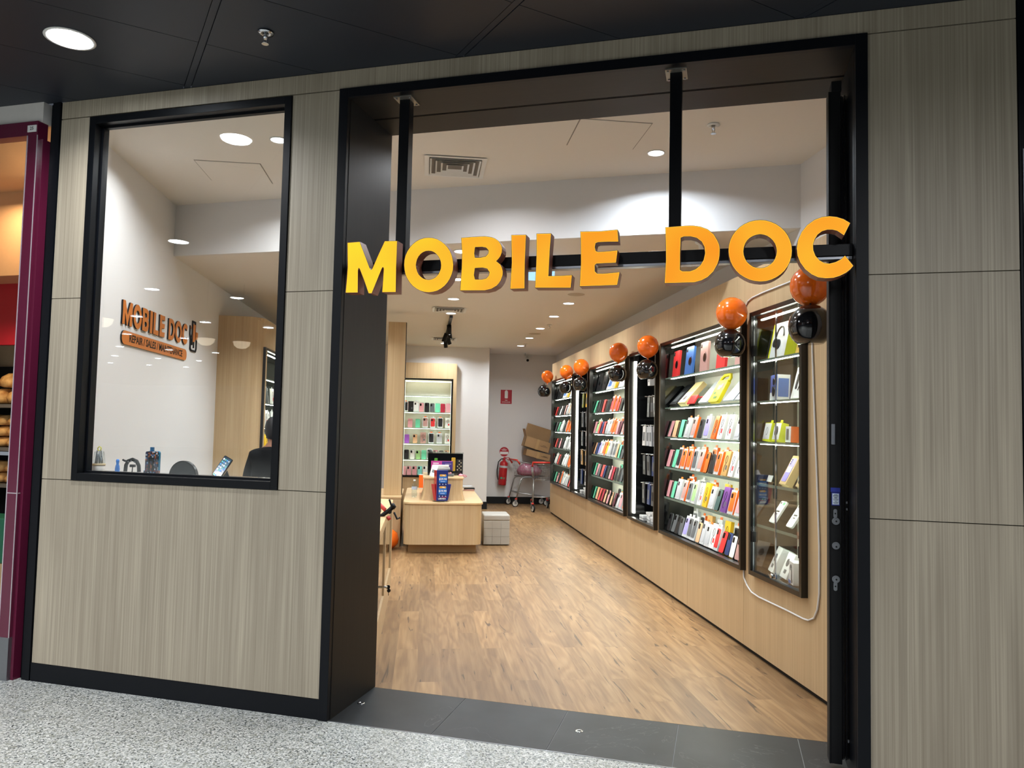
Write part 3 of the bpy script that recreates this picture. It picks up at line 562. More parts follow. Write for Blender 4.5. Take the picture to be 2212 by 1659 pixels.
# ------------------------------------------------------------------ lamps
def downlight(label, loc, r, power, color, group, glow=None, rim=True, spread=150):
    t = thing('downlight', label, 'ceiling light', loc, group=group)
    MB().lathe([(r * 1.0, 0.003), (r * 1.16, 0.0), (r * 1.18, -0.004), (r * 1.02, -0.006), (r * 1.0, 0.003)], seg=32).build('lamp_rim', WPLAST, t)
    MB().lathe([(0, -0.001), (r * 0.98, -0.001), (r * 1.0, 0.003)], seg=32).build('lamp_lens', glow or LAMPM, t)
    area('lamp_light', (loc[0], loc[1], loc[2] - 0.012), r * 1.8, power, color, spread=spread)
    return t
MALLGLOW = mt('mall_lamp_glow', '#ffffff', 0.5, emit='#eef6ff', es=110.0)
for i in range(0, 8):
    for j in range(0, 4):
        if i > 4 and j > 2: continue
        u = -1.156 - 2.4 * i + 0.8 * j; v = -0.612 - 2.42 * i - 0.87 * j
        if j == 3 and i < 2: continue
        if i == 0 and j > 0: continue
        p = W(u, v, 3.366)
        lab = 'large round downlight in the charcoal mall ceiling at upper left' if (i == 0 and j == 0) else 'mall downlight in a diagonal row, mirrored in the shop window'
        downlight(lab, tuple(p), 0.098, P_MALL * (0.6 if i == 0 else 1.0), COOL, None if i == 0 else 'mall downlights mirrored in the window', MALLGLOW)
for k, (u, v) in enumerate(((3.4, -3.3), (5.4, -4.4), (0.6, -4.8), (2.4, -6.0), (4.5, -7.4), (-1.6, -3.4))):
    area('mall_fill', W(u, v, 3.33), 0.5, 66 if k != 5 else 34, COOL, spread=170)  # added fill without fittings, brightens the shopfront and mall floor
for k, X in enumerate((0.27, 1.61)):
    ys = ((6.22, 7.43, 8.60, 9.72, 13.33), (8.59, 9.65, 10.89, 12.11, 13.32))[k]
    for n, y in enumerate(ys):
        downlight('round downlight %s from the front in the %s row of the low ceiling' % (('first', 'second', 'third', 'fourth', 'fifth')[n], ('left', 'right')[k]), (X + 0.01 * n, y, ZC), 0.062, P_SHOP * 1.25, NEUT, 'downlights of the low shop ceiling')
for p in ((-1.2, 7.4), (-1.0, 9.4), (-1.0, 11.4), (1.55, 7.1), (1.5, 5.9)): area('shop_fill', (p[0], p[1], ZC - 0.02), 0.2, P_SHOP * (1.7 if p[0] < -1.1 else 0.8), NEUT, spread=130)  # extra unseen fill below the low ceiling, lifts walls beside the downlight rows
downlight('small round downlight in the high ceiling behind the sign', (1.514, 4.962, ZF), 0.052, P_FRONT * 1.7, (0.80, 0.90, 1.0), 'downlights of the high front ceiling')
downlight('small downlight in the high ceiling behind the top right of the window', (-1.016, 5.159, ZF), 0.052, P_FRONT * 1.4, COOL, 'downlights of the high front ceiling')
for p in ((-1.2, 6.0), (-1.75, 5.5), (0.35, 5.2), (1.0, 4.4)): area('front_fill', (p[0], p[1], ZF - 0.02), 0.3, P_FRONT, COOL, spread=150)  # bare area lights added to lighten the high front zone

def vent(label, cx, cy, z, w_, rot=0.0):
    t = thing('ceiling_vent', label, 'air vent', (cx, cy, z), (0, 0, rot))
    mb = MB()
    for k in range(5):
        a = w_ / 2 - k * w_ * 0.09; b_ = a - (w_ * 0.075 if k == 0 else w_ * 0.058); zz = -0.004 if k == 0 else -0.006
        dz = 0.0 if k == 0 else 0.018
        for q in range(4):
            R = Matrix.Rotation(q * pi / 2, 4, 'Z')
            P = [R @ Vector(p) for p in ((-a, -a, zz + (0 if k == 0 else -0.006)), (a, -a, zz + (0 if k == 0 else -0.006)), (b_, -b_, zz + dz), (-b_, -b_, zz + dz))]
            mb.face([mb.v(*p) for p in P])
    mb.build('vent_louvres', WPLAST, t)
    MB().box(-w_ * 0.42, w_ * 0.42, -w_ * 0.42, w_ * 0.42, -0.001, 0.0).build('vent_backing', mt('vent_shadow', '#6d6863', 0.8), t)
    return t
vent('square white four-way air vent in the high ceiling behind MOBILE', 0.17, 5.48, ZF - 0.003, 0.44)
vent('near square air vent in the low shop ceiling, above the track light', 0.27, 9.42, ZC - 0.003, 0.42)
vent('far square air vent in the low shop ceiling', 0.29, 12.65, ZC - 0.003, 0.42)
def hatch(label, cx, cy, w_, d_):
    t = thing('access_hatch', label, 'access hatch', (cx, cy, ZF))
    mb = MB(); ring2 = lambda a, b_, c, d, e, f: mb.box(a, b_, c, d, e, f)
    mb.box(-w_ / 2 + 0.006, w_ / 2 - 0.006, -d_ / 2 + 0.006, d_ / 2 - 0.006, -0.004, 0); mb.build('hatch_panel', CEILW, t)
    mb = MB(); mb.box(-w_ / 2, w_ / 2, -d_ / 2, d_ / 2, -0.0015, 0); mb.build('hatch_gap', mt('hatch_shadow_gap', '#8d877f', 0.9), t)
hatch('square access hatch in the high ceiling above the sign letters I L E', 1.116, 4.70, 0.455, 0.45)
hatch('square access hatch in the high ceiling seen through the window', -1.475, 5.90, 0.47, 0.47)
def sprinkler(label, loc, s=1.0, up=False):
    t = thing('sprinkler', label, 'sprinkler', loc)
    MB().lathe([(0.004, -0.001), (0.034 * s, -0.002), (0.036 * s, -0.006), (0.016 * s, -0.010), (0.012 * s, -0.004)], seg=24).build('escutcheon', WPLAST if up else CHROME, t)
    mb = MB(); mb.cyl((0, 0, -0.004), (0, 0, -0.03 * s), 0.009 * s, 12); mb.cyl((0.008 * s, 0, -0.028 * s), (0.003 * s, 0, -0.05 * s), 0.0022 * s, 6); mb.cyl((-0.008 * s, 0, -0.028 * s), (-0.003 * s, 0, -0.05 * s), 0.0022 * s, 6); mb.cyl((0, 0, -0.05 * s), (0, 0, -0.053 * s), 0.015 * s, 16)
    mb.build('sprinkler_head', CHROME, t)
sprinkler('chrome sprinkler head in the charcoal mall ceiling', tuple(W(-0.168, -0.443, 3.366)), 1.1)
sprinkler('sprinkler head in the high ceiling near the right of the entrance', (1.714, 4.436, ZF), 1.1, True)
for lab, p in (('nearest small sprinkler in the low ceiling', (1.691, 10.441)), ('middle small sprinkler in the low ceiling', (1.694, 13.0)), ('farthest small sprinkler in the low ceiling, before the back wall', (1.90, 14.6))): sprinkler(lab, (p[0], p[1], ZC), 1.0, True)
for lab, p in (('near flat round ceiling speaker behind the letter E', (1.579, 7.998)), ('far flat round ceiling speaker in the right row', (1.643, 11.54))):
    t = thing('ceiling_speaker', lab, 'speaker', (p[0], p[1], ZC)); MB().lathe([(0, -0.004), (0.088, -0.004), (0.092, -0.002), (0.092, 0)], seg=32).build('speaker_grille', mt('speaker_grille', '#b9ae9d', 0.7), t)
# spotlight track
tl = thing('track_light', 'black ceiling spotlight track with hanging heads above the island', 'track light', (0.31, 9.9, ZC))
MB().box(-0.02, 0.02, 0, 2.9, -0.035, 0).build('track_rail', BLK, tl, bevel=0.002)
for y, dx, aim in ((0.75, 0.0, 0.1), (1.25, 0.02, 0.3), (1.75, -0.03, -0.6), (2.1, 0.03, 0.7), (2.6, 0.0, 0.2)):
    a = Vector((dx, y, -0.09)); d = Vector((sin(aim) * 0.5, 0.35, -0.8)).normalized()
    mb = MB(); mb.cyl((dx * 0.5, y, -0.035), a, 0.008, 8); mb.cyl(a - d * 0.06, a + d * 0.07, 0.032, 20); hd = mb.build('spot_head', BLK, tl)
    mb = MB(); mb.cyl(a + d * 0.0705, a + d * 0.072, 0.026, 20); mb.build('spot_lens', LAMPM, hd)
cam = thing('security_camera', 'small white dome security camera high on the back wall', 'security camera', (1.98, YB - 0.001, 2.86))
MB().box(-0.05, 0.05, -0.03, 0, -0.03, 0.04).build('camera_mount', WPLAST, cam, bevel=0.006)
MB().cyl((0, -0.03, 0.0), (0, -0.13, -0.05), 0.035, 20).build('camera_body', WPLAST, cam)
MB().cyl((0, -0.1305, -0.0502), (0, -0.14, -0.055), 0.026, 20).build('camera_lens', BLKM, cam)
sn = thing('ceiling_sensor', 'white ceiling sensor between the letters D and O', 'sensor', (2.06, 5.48, ZC))
MB().lathe([(0.0, -0.001), (0.075, -0.001), (0.075, -0.02), (0.05, -0.035), (0.045, -0.10), (0, -0.10)], seg=24).build('sensor_body', WPLAST, sn)
ex = thing('hanging_light_panel', 'pale blue glowing hanging panel half hidden behind the letters I and L', 'light panel', (0.925, 6.3, ZC))
MB().box(-0.13, 0.13, -0.012, 0.012, -0.045, 0).build('panel_bracket', GREYP, ex)
MB().box(-0.13, 0.13, -0.008, 0.008, -0.20, -0.046).build('panel_screen', mt('blue_glow_panel', '#9fd2ff', 0.5, emit='#9fd0ff', es=1.1), ex)
cb = thing('white_cable', 'white cable looped over the oak wall around the glass-doored case', 'cable', (XW - 0.006, 4.6, 0))
cp = [(5.136, 2.10), (5.15, 2.30), (5.136, 2.39), (5.10, 2.415), (5.03, 2.428), (4.862, 2.434), (4.448, 2.435), (4.28, 2.42), (4.215, 2.36), (4.205, 2.25), (4.205, 1.984), (4.179, 1.596), (4.15, 1.2), (4.129, 0.865), (4.13, 0.60), (4.15, 0.51), (4.19, 0.45), (4.254, 0.422), (4.314, 0.417), (4.527, 0.417), (4.8, 0.412), (4.911, 0.41), (5.026, 0.418), (5.10, 0.45), (5.15, 0.49), (5.165, 0.6), (5.165, 0.9), (5.165, 1.6), (5.15, 2.05)]
MB().tube([(0.0, y - 4.6, z) for y, z in cp], 0.0055, 8).build('cable_run', WPLAST, cb)
# ------------------------------------------------------------------ wall display cabinets (built front facing -Y, then turned)
ORD = ['first', 'second', 'third', 'fourth', 'fifth', 'sixth', 'seventh', 'eighth', 'ninth', 'tenth', 'eleventh', 'twelfth', 'thirteenth', 'fourteenth', 'fifteenth', 'sixteenth', 'seventeenth']
SHZ = [1.985, 1.708, 1.435, 1.160, 0.885]
LABM = mt('price_strip_white', '#e9e9e6', 0.5)
def cabinet(label, loc, rz, w_, kind='shelves', d=0.335, z0=Z0, z1=Z1, shz=SHZ, doors=False, topled=True, sidem=None, group=None):
    t = thing('display_cabinet', label, 'display cabinet', loc, (0, 0, rz), group)
    f = 0.03
    mb = MB(); ring(mb, 0, w_, z0, z1, f, 0.0, 0.045); mb.build('frame', BRZ if rz else BLK, t, bevel=0.001)
    for a in (0.004, w_ - 0.022): MB().box(a, a + 0.018, 0.045, d, z0 + f, z1 - f).build('side_panel', GBLK, t)
    MB().box(0.004, w_ - 0.004, 0.045, d, z0 + 0.004, z0 + f).build('base_panel', GBLK, t); MB().box(0.004, w_ - 0.004, 0.045, d, z1 - f, z1 - 0.004).build('top_panel', GBLK, t)
    mb = MB(); mb.box(0.004, w_ - 0.004, d, d + 0.012, z0, z1); mb.build('back_panel', CREAMB if kind == 'shelves' else mt('slatwall_charcoal', '#1c1d1f', 0.4), t)
    if kind == 'shelves':
        for k, z in enumerate(shz):
            mb = MB(); mb.box(0.024, w_ - 0.024, 0.045, d - 0.01, z - 0.008, z); s = mb.build('shelf', SHELFG, t)
            mb = MB(); mb.box(0.024, w_ - 0.024, 0.043, 0.0449, z - (0.009 if k < 3 else 0.0175), z + 0.001); mb.build('shelf_edge', mt('green_glass_edge', '#6f8378', 0.2), s)
            mb = MB(); mb.box(0.10 * w_, w_ - 0.026, 0.048, 0.064, z - 0.0165, z - 0.0125); mb.build('led_tube', LEDM, s)
            mb = MB(); mb.box(0.06 * w_, w_ - 0.024, 0.048, 0.064, z - 0.0124, z - 0.0085); mb.build('led_channel', STEEL, s)
        if topled:
            mb = MB(); mb.box(0.10 * w_, w_ - 0.032, 0.050, 0.064, z1 - 0.060, z1 - 0.053); mb.build('led_tube', LEDM, t)
            mb = MB(); mb.box(0.03, w_ - 0.03, 0.048, 0.064, z1 - 0.052, z1 - 0.045); mb.build('led_bracket', STEEL, t)
    else:
        mb = MB(); mb.cyl((0.055, 0.06, z0 + f + 0.03), (0.055, 0.06, z1 - f - 0.05), 0.016, 14); mb.build('vertical_led_tube', mt('vertical_led_glow', '#ffffff', 0.5, emit='#fdfff0', es=11.0), t)
        mb = MB(); mb.box(0.025, 0.085, 0.04, 0.085, z1 - f - 0.05, z1 - f); mb.build('led_bracket', STEEL, t)
        mb = MB()
        for k in range(6): mb.box(0.028, w_ - 0.028, d - 0.006, d - 0.001, z0 + 0.26 + k * 0.265, z0 + 0.285 + k * 0.265)
        mb.build('peg_rails', STEEL, t)
        mb = MB()
        for k in range(5):
            z = z0 + 0.27 + k * 0.285
            mb.box(w_ - 0.024, w_ - 0.020, 0.05, 0.075, z, z + 0.13)
        mb.build('side_strip', CHROME, t)
    if doors:
        for a, b_ in ((0.032, w_ * 0.485), (w_ * 0.49, w_ - 0.032)):
            mb = MB(); mb.box(a, b_, 0.018, 0.024, z0 + f + 0.004, z1 - f - 0.004); g = mb.build('glass_door', GLASS, t)
            mb = MB(); e = b_ if a < 0.1 else a; mb.box(e - 0.002, e + 0.002, 0.017, 0.025, z0 + f + 0.004, z1 - f - 0.004)
            h = a if a < 0.1 else b_; mb.box(h - 0.0015, h + 0.0015, 0.017, 0.025, z0 + f, z1 - f); mb.build('polished_edge', CHROME, g)
            mb = MB()
            for z in (z0 + 0.22, z1 - 0.30): mb.box(h - 0.022, h + 0.022, 0.006, 0.03, z, z + 0.07)
            mb.build('hinge', BLKM, g, bevel=0.003)
        mb = MB(); mb.cyl((w_ * 0.487, 0.018, z0 + 0.055), (w_ * 0.487, -0.012, z0 + 0.055), 0.014, 16); mb.box(w_ * 0.487 - 0.035, w_ * 0.487 + 0.035, 0.004, 0.016, z0 + 0.04, z0 + 0.07); mb.build('door_lock', CHROME, t, bevel=0.003)
        mb = MB(); mb.box(w_ - 0.045, w_ - 0.037, 0.05, 0.056, z0 + 0.05, z1 - 0.07); mb.build('bright_edge_strip', mt('side_strip_glow', '#ffffff', 0.5, emit='#f6ffe8', es=3.0), t)  # added glowing strip imitates a bright line at the door edge, no lamp
    return t

# ------------------------------------------------------------------ phone-case stock: one template per kind and colour, later copied
CC = dict(pink='#d99aa0', peach='#e0b088', mint='#6fd0a8', black='#1b1b1e', grey='#5c6063', navy='#24386b', coral='#e0544f', orange='#ee6a1c', rose='#b98f88', lilac='#9d95dd', crimson='#a8243a', maroon='#5d2030',
          yellow='#e8b51f', clear='#b9bcc0', white='#e2e2de', red='#d83030', green='#9fcb88', teal='#3d5a58', tan='#c49a5c', purple='#6a3a86', violet='#a25bc6', aqua='#84d6cf', blue='#3c6cb4', olive='#7d7f2c')
def cm(c): return mt('case_' + c, CC[c], 0.42, noisy=0.06, scale=90)
CLRP = mt('blister_plastic', '#cfd2d4', 0.15, coat=0.4, spec=0.6); LENS = mt('camera_cutout', '#08080a', 0.2)
TEMPL = {}
def tmpl(kind, c):
    key = kind + c
    if key in TEMPL: return TEMPL[key]
    parts = []
    def P(name, mb, mats, bev=0.0): 
        bmesh.ops.recalc_face_normals(mb.bm, faces=mb.bm.faces); me = bpy.data.meshes.new(name); mb.bm.to_mesh(me); mb.bm.free()
        for m in (mats if isinstance(mats, (list, tuple)) else [mats]): me.materials.append(m)
        parts.append((name, me))
    if kind == 'wallet':
        P('cover', MB().rbox(0.082, 0.016, 0.158, 0.008), cm(c)); P('clasp', MB().rbox(0.022, 0.003, 0.030, 0.006, c=(0.034, -0.003, 0.068)), cm(c))
        P('page_edge', MB().box(0.041, 0.0425, 0.003, 0.013, 0.008, 0.15), BLKM)
    elif kind == 'rugged':
        P('shell', MB().rbox(0.078, 0.012, 0.160, 0.014), cm(c)); P('camera_cutout', MB().rbox(0.030, 0.002, 0.042, 0.008, c=(-0.016, -0.002, 0.108)), LENS)
        P('bumper', MB().rbox(0.082, 0.008, 0.164, 0.016, c=(0, 0.002, -0.001)), BLKM if c != 'black' else cm('grey'))
    elif kind == 'box':       # transparent retail box with the case visible, orange spine and hanger
        m = MB(); m.box(-0.048, 0.048, 0.0, 0.022, 0.0, 0.185, 0); m.box(0.046, 0.0485, 0.0, 0.022, 0.0, 0.186, 1); P('package', m, [CLRP, cm('orange') if c in ('orange', 'rose', 'coral', 'black', 'tan') else CLRP])
        m = MB(); m.rbox(0.074, 0.003, 0.148, 0.012, c=(0, -0.003, 0.022)); P('inner_case', m, cm(c))
        m = MB(); m.rbox(0.028, 0.001, 0.036, 0.007, c=(-0.016, -0.004, 0.122)); P('camera_cutout', m, LENS)
        m = MB(); m.rbox(0.040, 0.003, 0.020, 0.006, c=(0, 0.008, 0.184)); P('hang_tab', m, cm('orange') if c in ('orange', 'rose', 'coral', 'black', 'clear', 'yellow') else cm('clear'))
    elif kind == 'carton':    # printed accessory carton
        m = MB(); m.box(-0.048, 0.048, 0.0, 0.024, 0.0, 0.19, 0); P('carton', m, cm(c))
        m = MB(); m.tube([(0.016 * cos(a), -0.001, 0.125 + 0.030 * sin(a)) for a in [k * pi / 8 for k in range(16)]], 0.0018, 5, closed=True); m.tube([(0.004, -0.001, 0.095), (-0.014, -0.001, 0.07), (-0.016, -0.001, 0.045), (0.0, -0.001, 0.03)], 0.0018, 5); P('printed_drawing', m, INK)
        m = MB(); m.box(0.004, 0.030, -0.001, 0, 0.045, 0.08); P('printed_patch', m, cm('red') if c == 'white' else cm('grey'))
        m = MB(); m.tube([(-0.012, 0.01, 0.19), (-0.010, 0.01, 0.207), (0.010, 0.01, 0.207), (0.012, 0.01, 0.19)], 0.0015, 5); P('hang_loop', m, cm('clear'))
    elif kind == 'tablet':
        P('cover', MB().rbox(0.190, 0.020, 0.250, 0.012), cm(c)); m = MB(); m.cyl((0.02, -0.0012, 0.118), (0.02, 0.0, 0.118), 0.036, 32, m=0); P('rotating_disc_opening', m, LENS)
        m = MB(); m.tube([(0.02 + 0.046 * cos(a), -0.0008, 0.118 + 0.046 * sin(a)) for a in [-1.2 + k * 0.2 for k in range(13)]], 0.0016, 5); P('disc_groove', m, BLKM)
        P('camera_cutout', MB().rbox(0.034, 0.002, 0.034, 0.008, c=(-0.07, -0.0015, 0.205)), LENS)
    elif kind == 'flat':      # slim pack hung on a peg
        m = MB(); m.box(-0.045, 0.045, 0.0, 0.012, 0, 0.20); P('pack', m, cm(c)); m = MB(); m.box(-0.028, 0.028, -0.001, 0, 0.05, 0.14); P('printed_panel', m, cm('grey' if c != 'grey' else 'black')); m = MB(); m.rbox(0.03, 0.004, 0.02, 0.005, c=(0, 0.004, 0.199)); P('hang_tab', m, cm(c))
    elif kind == 'adaptor':
        m = MB(); m.box(-0.04, 0.04, 0.0, 0.05, 0, 0.085); P('carton', m, cm(c)); m = MB(); m.box(-0.008, 0.008, -0.001, 0, 0.035, 0.055); P('printed_drawing', m, INK)
    TEMPL[key] = parts; return parts
DESC = dict(wallet='%s wallet phone case', rugged='%s phone case', box='boxed %s phone case', carton='%s accessory carton', tablet='%s tablet case', flat='%s hanging accessory pack', adaptor='small %s charger carton')
CATS = dict(wallet='phone case', rugged='phone case', box='phone case', carton='accessory box', tablet='tablet case', flat='accessory pack', adaptor='accessory box')
NM = dict(wallet='wallet_case', rugged='phone_case', box='boxed_phone_case', carton='accessory_carton', tablet='tablet_case', flat='hanging_pack', adaptor='charger_carton')
ALIAS = dict(w='wallet', r='rugged', b='box', c='carton', t='tablet', f='flat', a='adaptor')
def item(kind, c, label, M, group=None, s=1.0):
    r = bpy.data.objects.new(NM[kind], None); COL.objects.link(r); r.empty_display_size = 0.05
    r.matrix_basis = M @ Matrix.Diagonal((s, s, s, 1))
    tag(r, label, CATS[kind], group)
    for name, me in tmpl(kind, c):
        o = bpy.data.objects.new(name, me); COL.objects.link(o); o.parent = r
    return r
def row(cab_M, x0, x1, y, z, spec, where, group, lean=15, n0=0, s=1.0, total=None):
    items = spec.split(); n = len(items); total = total or n
    for k, it in enumerate(items):
        kind = ALIAS[it[0]]; c = it[1:]
        x = x0 + (x1 - x0) * (k / (n - 1) if n > 1 else 0)
        th = radians(lean + rnd.uniform(-2.5, 2.5)); ss = s * rnd.uniform(0.96, 1.04)
        M = cab_M @ TR(x, y + rnd.uniform(-0.004, 0.006), z + 0.026 * sin(th) * ss) @ Matrix.Rotation(radians(rnd.uniform(-3, 3)), 4, 'Z') @ Matrix.Rotation(-th, 4, 'X')
        lab = (DESC[kind] % c) + ', ' + ORD[k + n0] + ' from left, ' + where.replace('on base of','base of').replace('in back row','back row').replace('on ','',1) if False else (DESC[kind] % c) + ', ' + ORD[k + n0] + ' from left ' + where
        item(kind, c, lab, M, group, ss)
def cabM(x, y, rz): return TR(x, y, 0) @ Matrix.Rotation(rz, 4, 'Z')

XF = 2.197
CD = {c[0]: c for c in CABS}
for nm, lab, kind in (('wide1', 'wide lit phone-case cabinet, second from the entrance on the right wall', 'shelves'), ('slim1', 'narrow cabinet with a glowing vertical tube beside the large phone-case cabinet', 'pegs'), ('wide2', 'wide lit phone-case cabinet between the two narrow tube-lit cabinets', 'shelves'), ('slim2', 'farther narrow cabinet with a glowing vertical tube', 'pegs'), ('wide3', 'farthest lit phone-case cabinet on the right wall, beside the trolleys', 'shelves')):
    c = CD[nm]; cabinet(lab, (XF, c[2], 0), -pi / 2, c[2] - c[1], kind, group='display cabinets set in the right wall')
c = CD['near']; cabinet('tall glass-doored cabinet nearest the entrance on the right wall', (XF, c[2], 0), -pi / 2, c[2] - c[1], 'shelves', doors=True, group='display cabinets set in the right wall')

# wide cabinet 1
M1 = cabM(XF, CD['wide1'][2], -pi / 2)
W1 = 'on shelf %s of the second cabinet'
row(M1, 0.20, 1.66, 0.075, SHZ[0], 'tred tblue trose tred trose', 'on top shelf of the second cabinet', 'tablet cases on the top shelf', 6)
S1 = ['wpink wpeach wmint bclear brose rblack blilac corange cwhite cwhite bclear bgrey',
      'wpink wmint bblack borange borange bgrey brose rorange rblack borange ctan cwhite cwhite blilac',
      'wpink wmint bclear brose bgrey bgreen cwhite cyellow bclear rteal cpurple borange bpink bgrey',
      'rblack rgrey rblack rgrey blilac bgrey bgrey rpeach bclear bclear cwhite bred rred rnavy rwhite rrose rmaroon']
for k, s_ in enumerate(S1):
    n_ = ['third', 'fourth', 'fifth', 'lowest'][k]
    if k < 3: row(M1, 0.10, 1.79, 0.055, SHZ[k + 2], s_, 'on %s shelf of second cabinet' % n_, 'phone cases on the %s shelf of the second cabinet' % n_)
    else: row(M1, 0.12, 1.78, 0.055, Z0 + 0.032, s_, 'on base of second cabinet', 'phone cases on the base of the second cabinet')
row(M1, 0.45, 1.72, 0.17, Z0 + 0.032, 'bgrey bblack ctan bclear cyellow bblack borange rpeach', 'in back row on base of second cabinet', 'back row on the base of the second cabinet', 8, s=1.12)
row(M1, 0.35, 1.72, 0.17, SHZ[3], 'borange borange borange borange cyellow borange', 'in back row on fourth shelf, second cabinet', 'back row of the second cabinet', 6, s=1.06)
row(M1, 0.35, 1.72, 0.17, SHZ[4], 'borange bgrey borange cyellow borange borange', 'in back row on fifth shelf, second cabinet', 'back row of the second cabinet', 6, s=1.06)
# the angled tablet boxes on its second shelf
def slab(name, label, cat, M, w_, h_, d_, mat, parts=(), group=None, bev=0.002):
    t = bpy.data.objects.new(name, None); COL.objects.link(t); t.matrix_basis = M; tag(t, label, cat, group)
    mb = MB(); mb.box(-w_ / 2, w_ / 2, 0, d_, 0, h_); mb.build('box_body' if 'box' in name or 'carton' in name else 'cover', mat, t, bevel=bev)
    for pn, (x0, x1, z0, z1), pm in parts:
        MB().box(x0, x1, -0.0012, 0.0, z0, z1).build(pn, pm, t)
    return t
def onshelf(CM, x, y, z, lean=15, yaw=0, roll=0):
    th = radians(lean); return CM @ TR(x, y, z + 0.004 + 0.02 * sin(th)) @ Matrix.Rotation(radians(yaw), 4, 'Z') @ Matrix.Rotation(-th, 4, 'X') @ Matrix.Rotation(radians(roll), 4, 'Y')
slab('tablet_box', 'black tablet case box leaning on second shelf of the second cabinet, farthest left', 'tablet box', onshelf(M1, 0.16, 0.07, SHZ[1] + 0.015, 42), 0.17, 0.25, 0.04, cm('black'), [('printed_panel', (-0.05, 0.05, 0.03, 0.15), cm('grey'))])
slab('tablet_box', 'white and cream tablet case box leaning back on second shelf of second cabinet', 'tablet box', onshelf(M1, 0.40, 0.07, SHZ[1] + 0.02, 42), 0.19, 0.26, 0.045, mt('cream_box', '#d8c68e', 0.5), [('printed_panel', (-0.09, 0.09, 0.01, 0.13), WPLAST), ('product_picture', (-0.045, 0.02, 0.04, 0.09), cm('maroon'))])
t = slab('tablet_stand_case', 'red folding tablet case propped open on second shelf of the second cabinet', 'tablet case', onshelf(M1, 0.66, 0.06, SHZ[1] + 0.01, 30), 0.17, 0.085, 0.012, cm('red'))
MB(M=TR(0, 0.03, 0.085) @ Matrix.Rotation(radians(-52), 4, 'X')).box(-0.085, 0.085, 0, 0.010, 0.0, 0.14).build('folded_flap', cm('red'), t, bevel=0.002)
for k, x in enumerate((0.92, 1.46, 1.68)):
    slab('tablet_case', 'silver tablet case on second shelf of second cabinet, ' + ('left of the yellow case', 'just right of the yellow case', 'at the right end')[k], 'tablet case', onshelf(M1, x, 0.07, SHZ[1] + 0.01, 40), 0.19, 0.235, 0.014, mt('silver_cover', '#b6bac2', 0.3, 0.2), [('printed_panel', (-0.06, 0.06, 0.03, 0.10), mt('silver_print', '#8d93a0', 0.4))])
KY = mt('kids_yellow_foam', '#e3d21b', 0.5)
t = thing('kids_tablet_case', 'bright yellow child tablet case with a carry handle on the second shelf', 'tablet case', (0, 0, 0)); t.matrix_basis = onshelf(M1, 1.17, 0.06, SHZ[1] + 0.01, 28)
MB().rbox(0.20, 0.03, 0.20, 0.025).build('case_shell', KY, t, bevel=0.004)
MB().tube([(-0.085, 0.015, 0.185), (-0.088, 0.015, 0.225), (-0.06, 0.015, 0.252), (0.06, 0.015, 0.252), (0.088, 0.015, 0.225), (0.085, 0.015, 0.185)], 0.013, 10).build('carry_handle', KY, t)
mb = MB(); mb.box(-0.03, 0.03, -0.002, 0, 0.11, 0.15, 1); mb.box(-0.06, -0.02, -0.002, 0, 0.07, 0.09, 2); mb.box(0.02, 0.06, -0.002, 0, 0.125, 0.165, 3); mb.box(-0.02, 0.04, -0.002, 0, 0.03, 0.05, 2)
mb.build('printed_badge', [KY, cm('tan'), mt('badge_green', '#3f6b33', 0.5), cm('crimson')], t)

# wide cabinet 2 and 3
M2 = cabM(XF, CD['wide2'][2], -pi / 2); M3 = cabM(XF, CD['wide3'][2], -pi / 2)
S2 = ['wmint rblack wblack wcoral rblack wblack bcoral bcoral rcoral wblack bpurple bclear',
      'wpink bgreen wcoral wnavy wcoral bclear bclear borange borange wpink wmaroon brose wnavy bpink',
      'wpeach wnavy blilac bwhite borange byellow bclear bgrey bgrey wpeach wmint rgrey blilac borange',
      'wmint wpink wgrey wcoral wnavy rblack rpink wcrimson rblack rblack wgrey bclear bblue',
      'wmint wpeach wcoral wcrimson rpeach rpink rpeach wmaroon bclear bpink borange bwhite']
S3 = ['wred wblack rwhite wblack wrose bwhite bpeach bpeach brose', 'wgrey wmint bwhite wgrey brose borange bwhite borange', 'wcoral wblack rpink wblack bwhite bgrey bwhite bclear bpurple', 'bwhite wcoral wblack bwhite bwhite borange bwhite cred', 'wmint rpink bblack bgrey bwhite bclear wcoral bgrey bred']
for k in range(5):
    n_ = ['second', 'third', 'fourth', 'fifth', 'lowest'][k]; z = SHZ[k + 1 - 0] if k < 4 else Z0 + 0.032
    row(M2, 0.09, 1.77, 0.055, z, S2[k], 'on %s shelf of middle cabinet' % n_, 'phone cases on the %s shelf of the middle cabinet' % n_, 16)
    row(M3, 0.12, 1.75, 0.055, z, S3[k], 'on %s shelf of farthest cabinet' % n_, 'phone cases on the %s shelf of the farthest cabinet' % n_, 17)
row(M2, 1.0, 1.75, 0.18, SHZ[2], 'borange borange borange', 'in back row, third shelf, middle cabinet', 'back rows of the middle cabinet', 8, s=1.15)
row(M2, 1.0, 1.75, 0.18, SHZ[3], 'borange borange borange borange', 'in back row, fourth shelf, middle cabinet', 'back rows of the middle cabinet', 8, s=1.12)
row(M2, 1.0, 1.75, 0.18, SHZ[4], 'rmint rmint rblack rblack', 'in back row, fifth shelf, middle cabinet', 'back rows of the middle cabinet', 6, s=1.15)
row(M2, 0.9, 1.75, 0.18, Z0 + 0.032, 'rblack wmint wpeach rblack rblack', 'in back row on base of middle cabinet', 'back rows of the middle cabinet', 6, s=1.2)
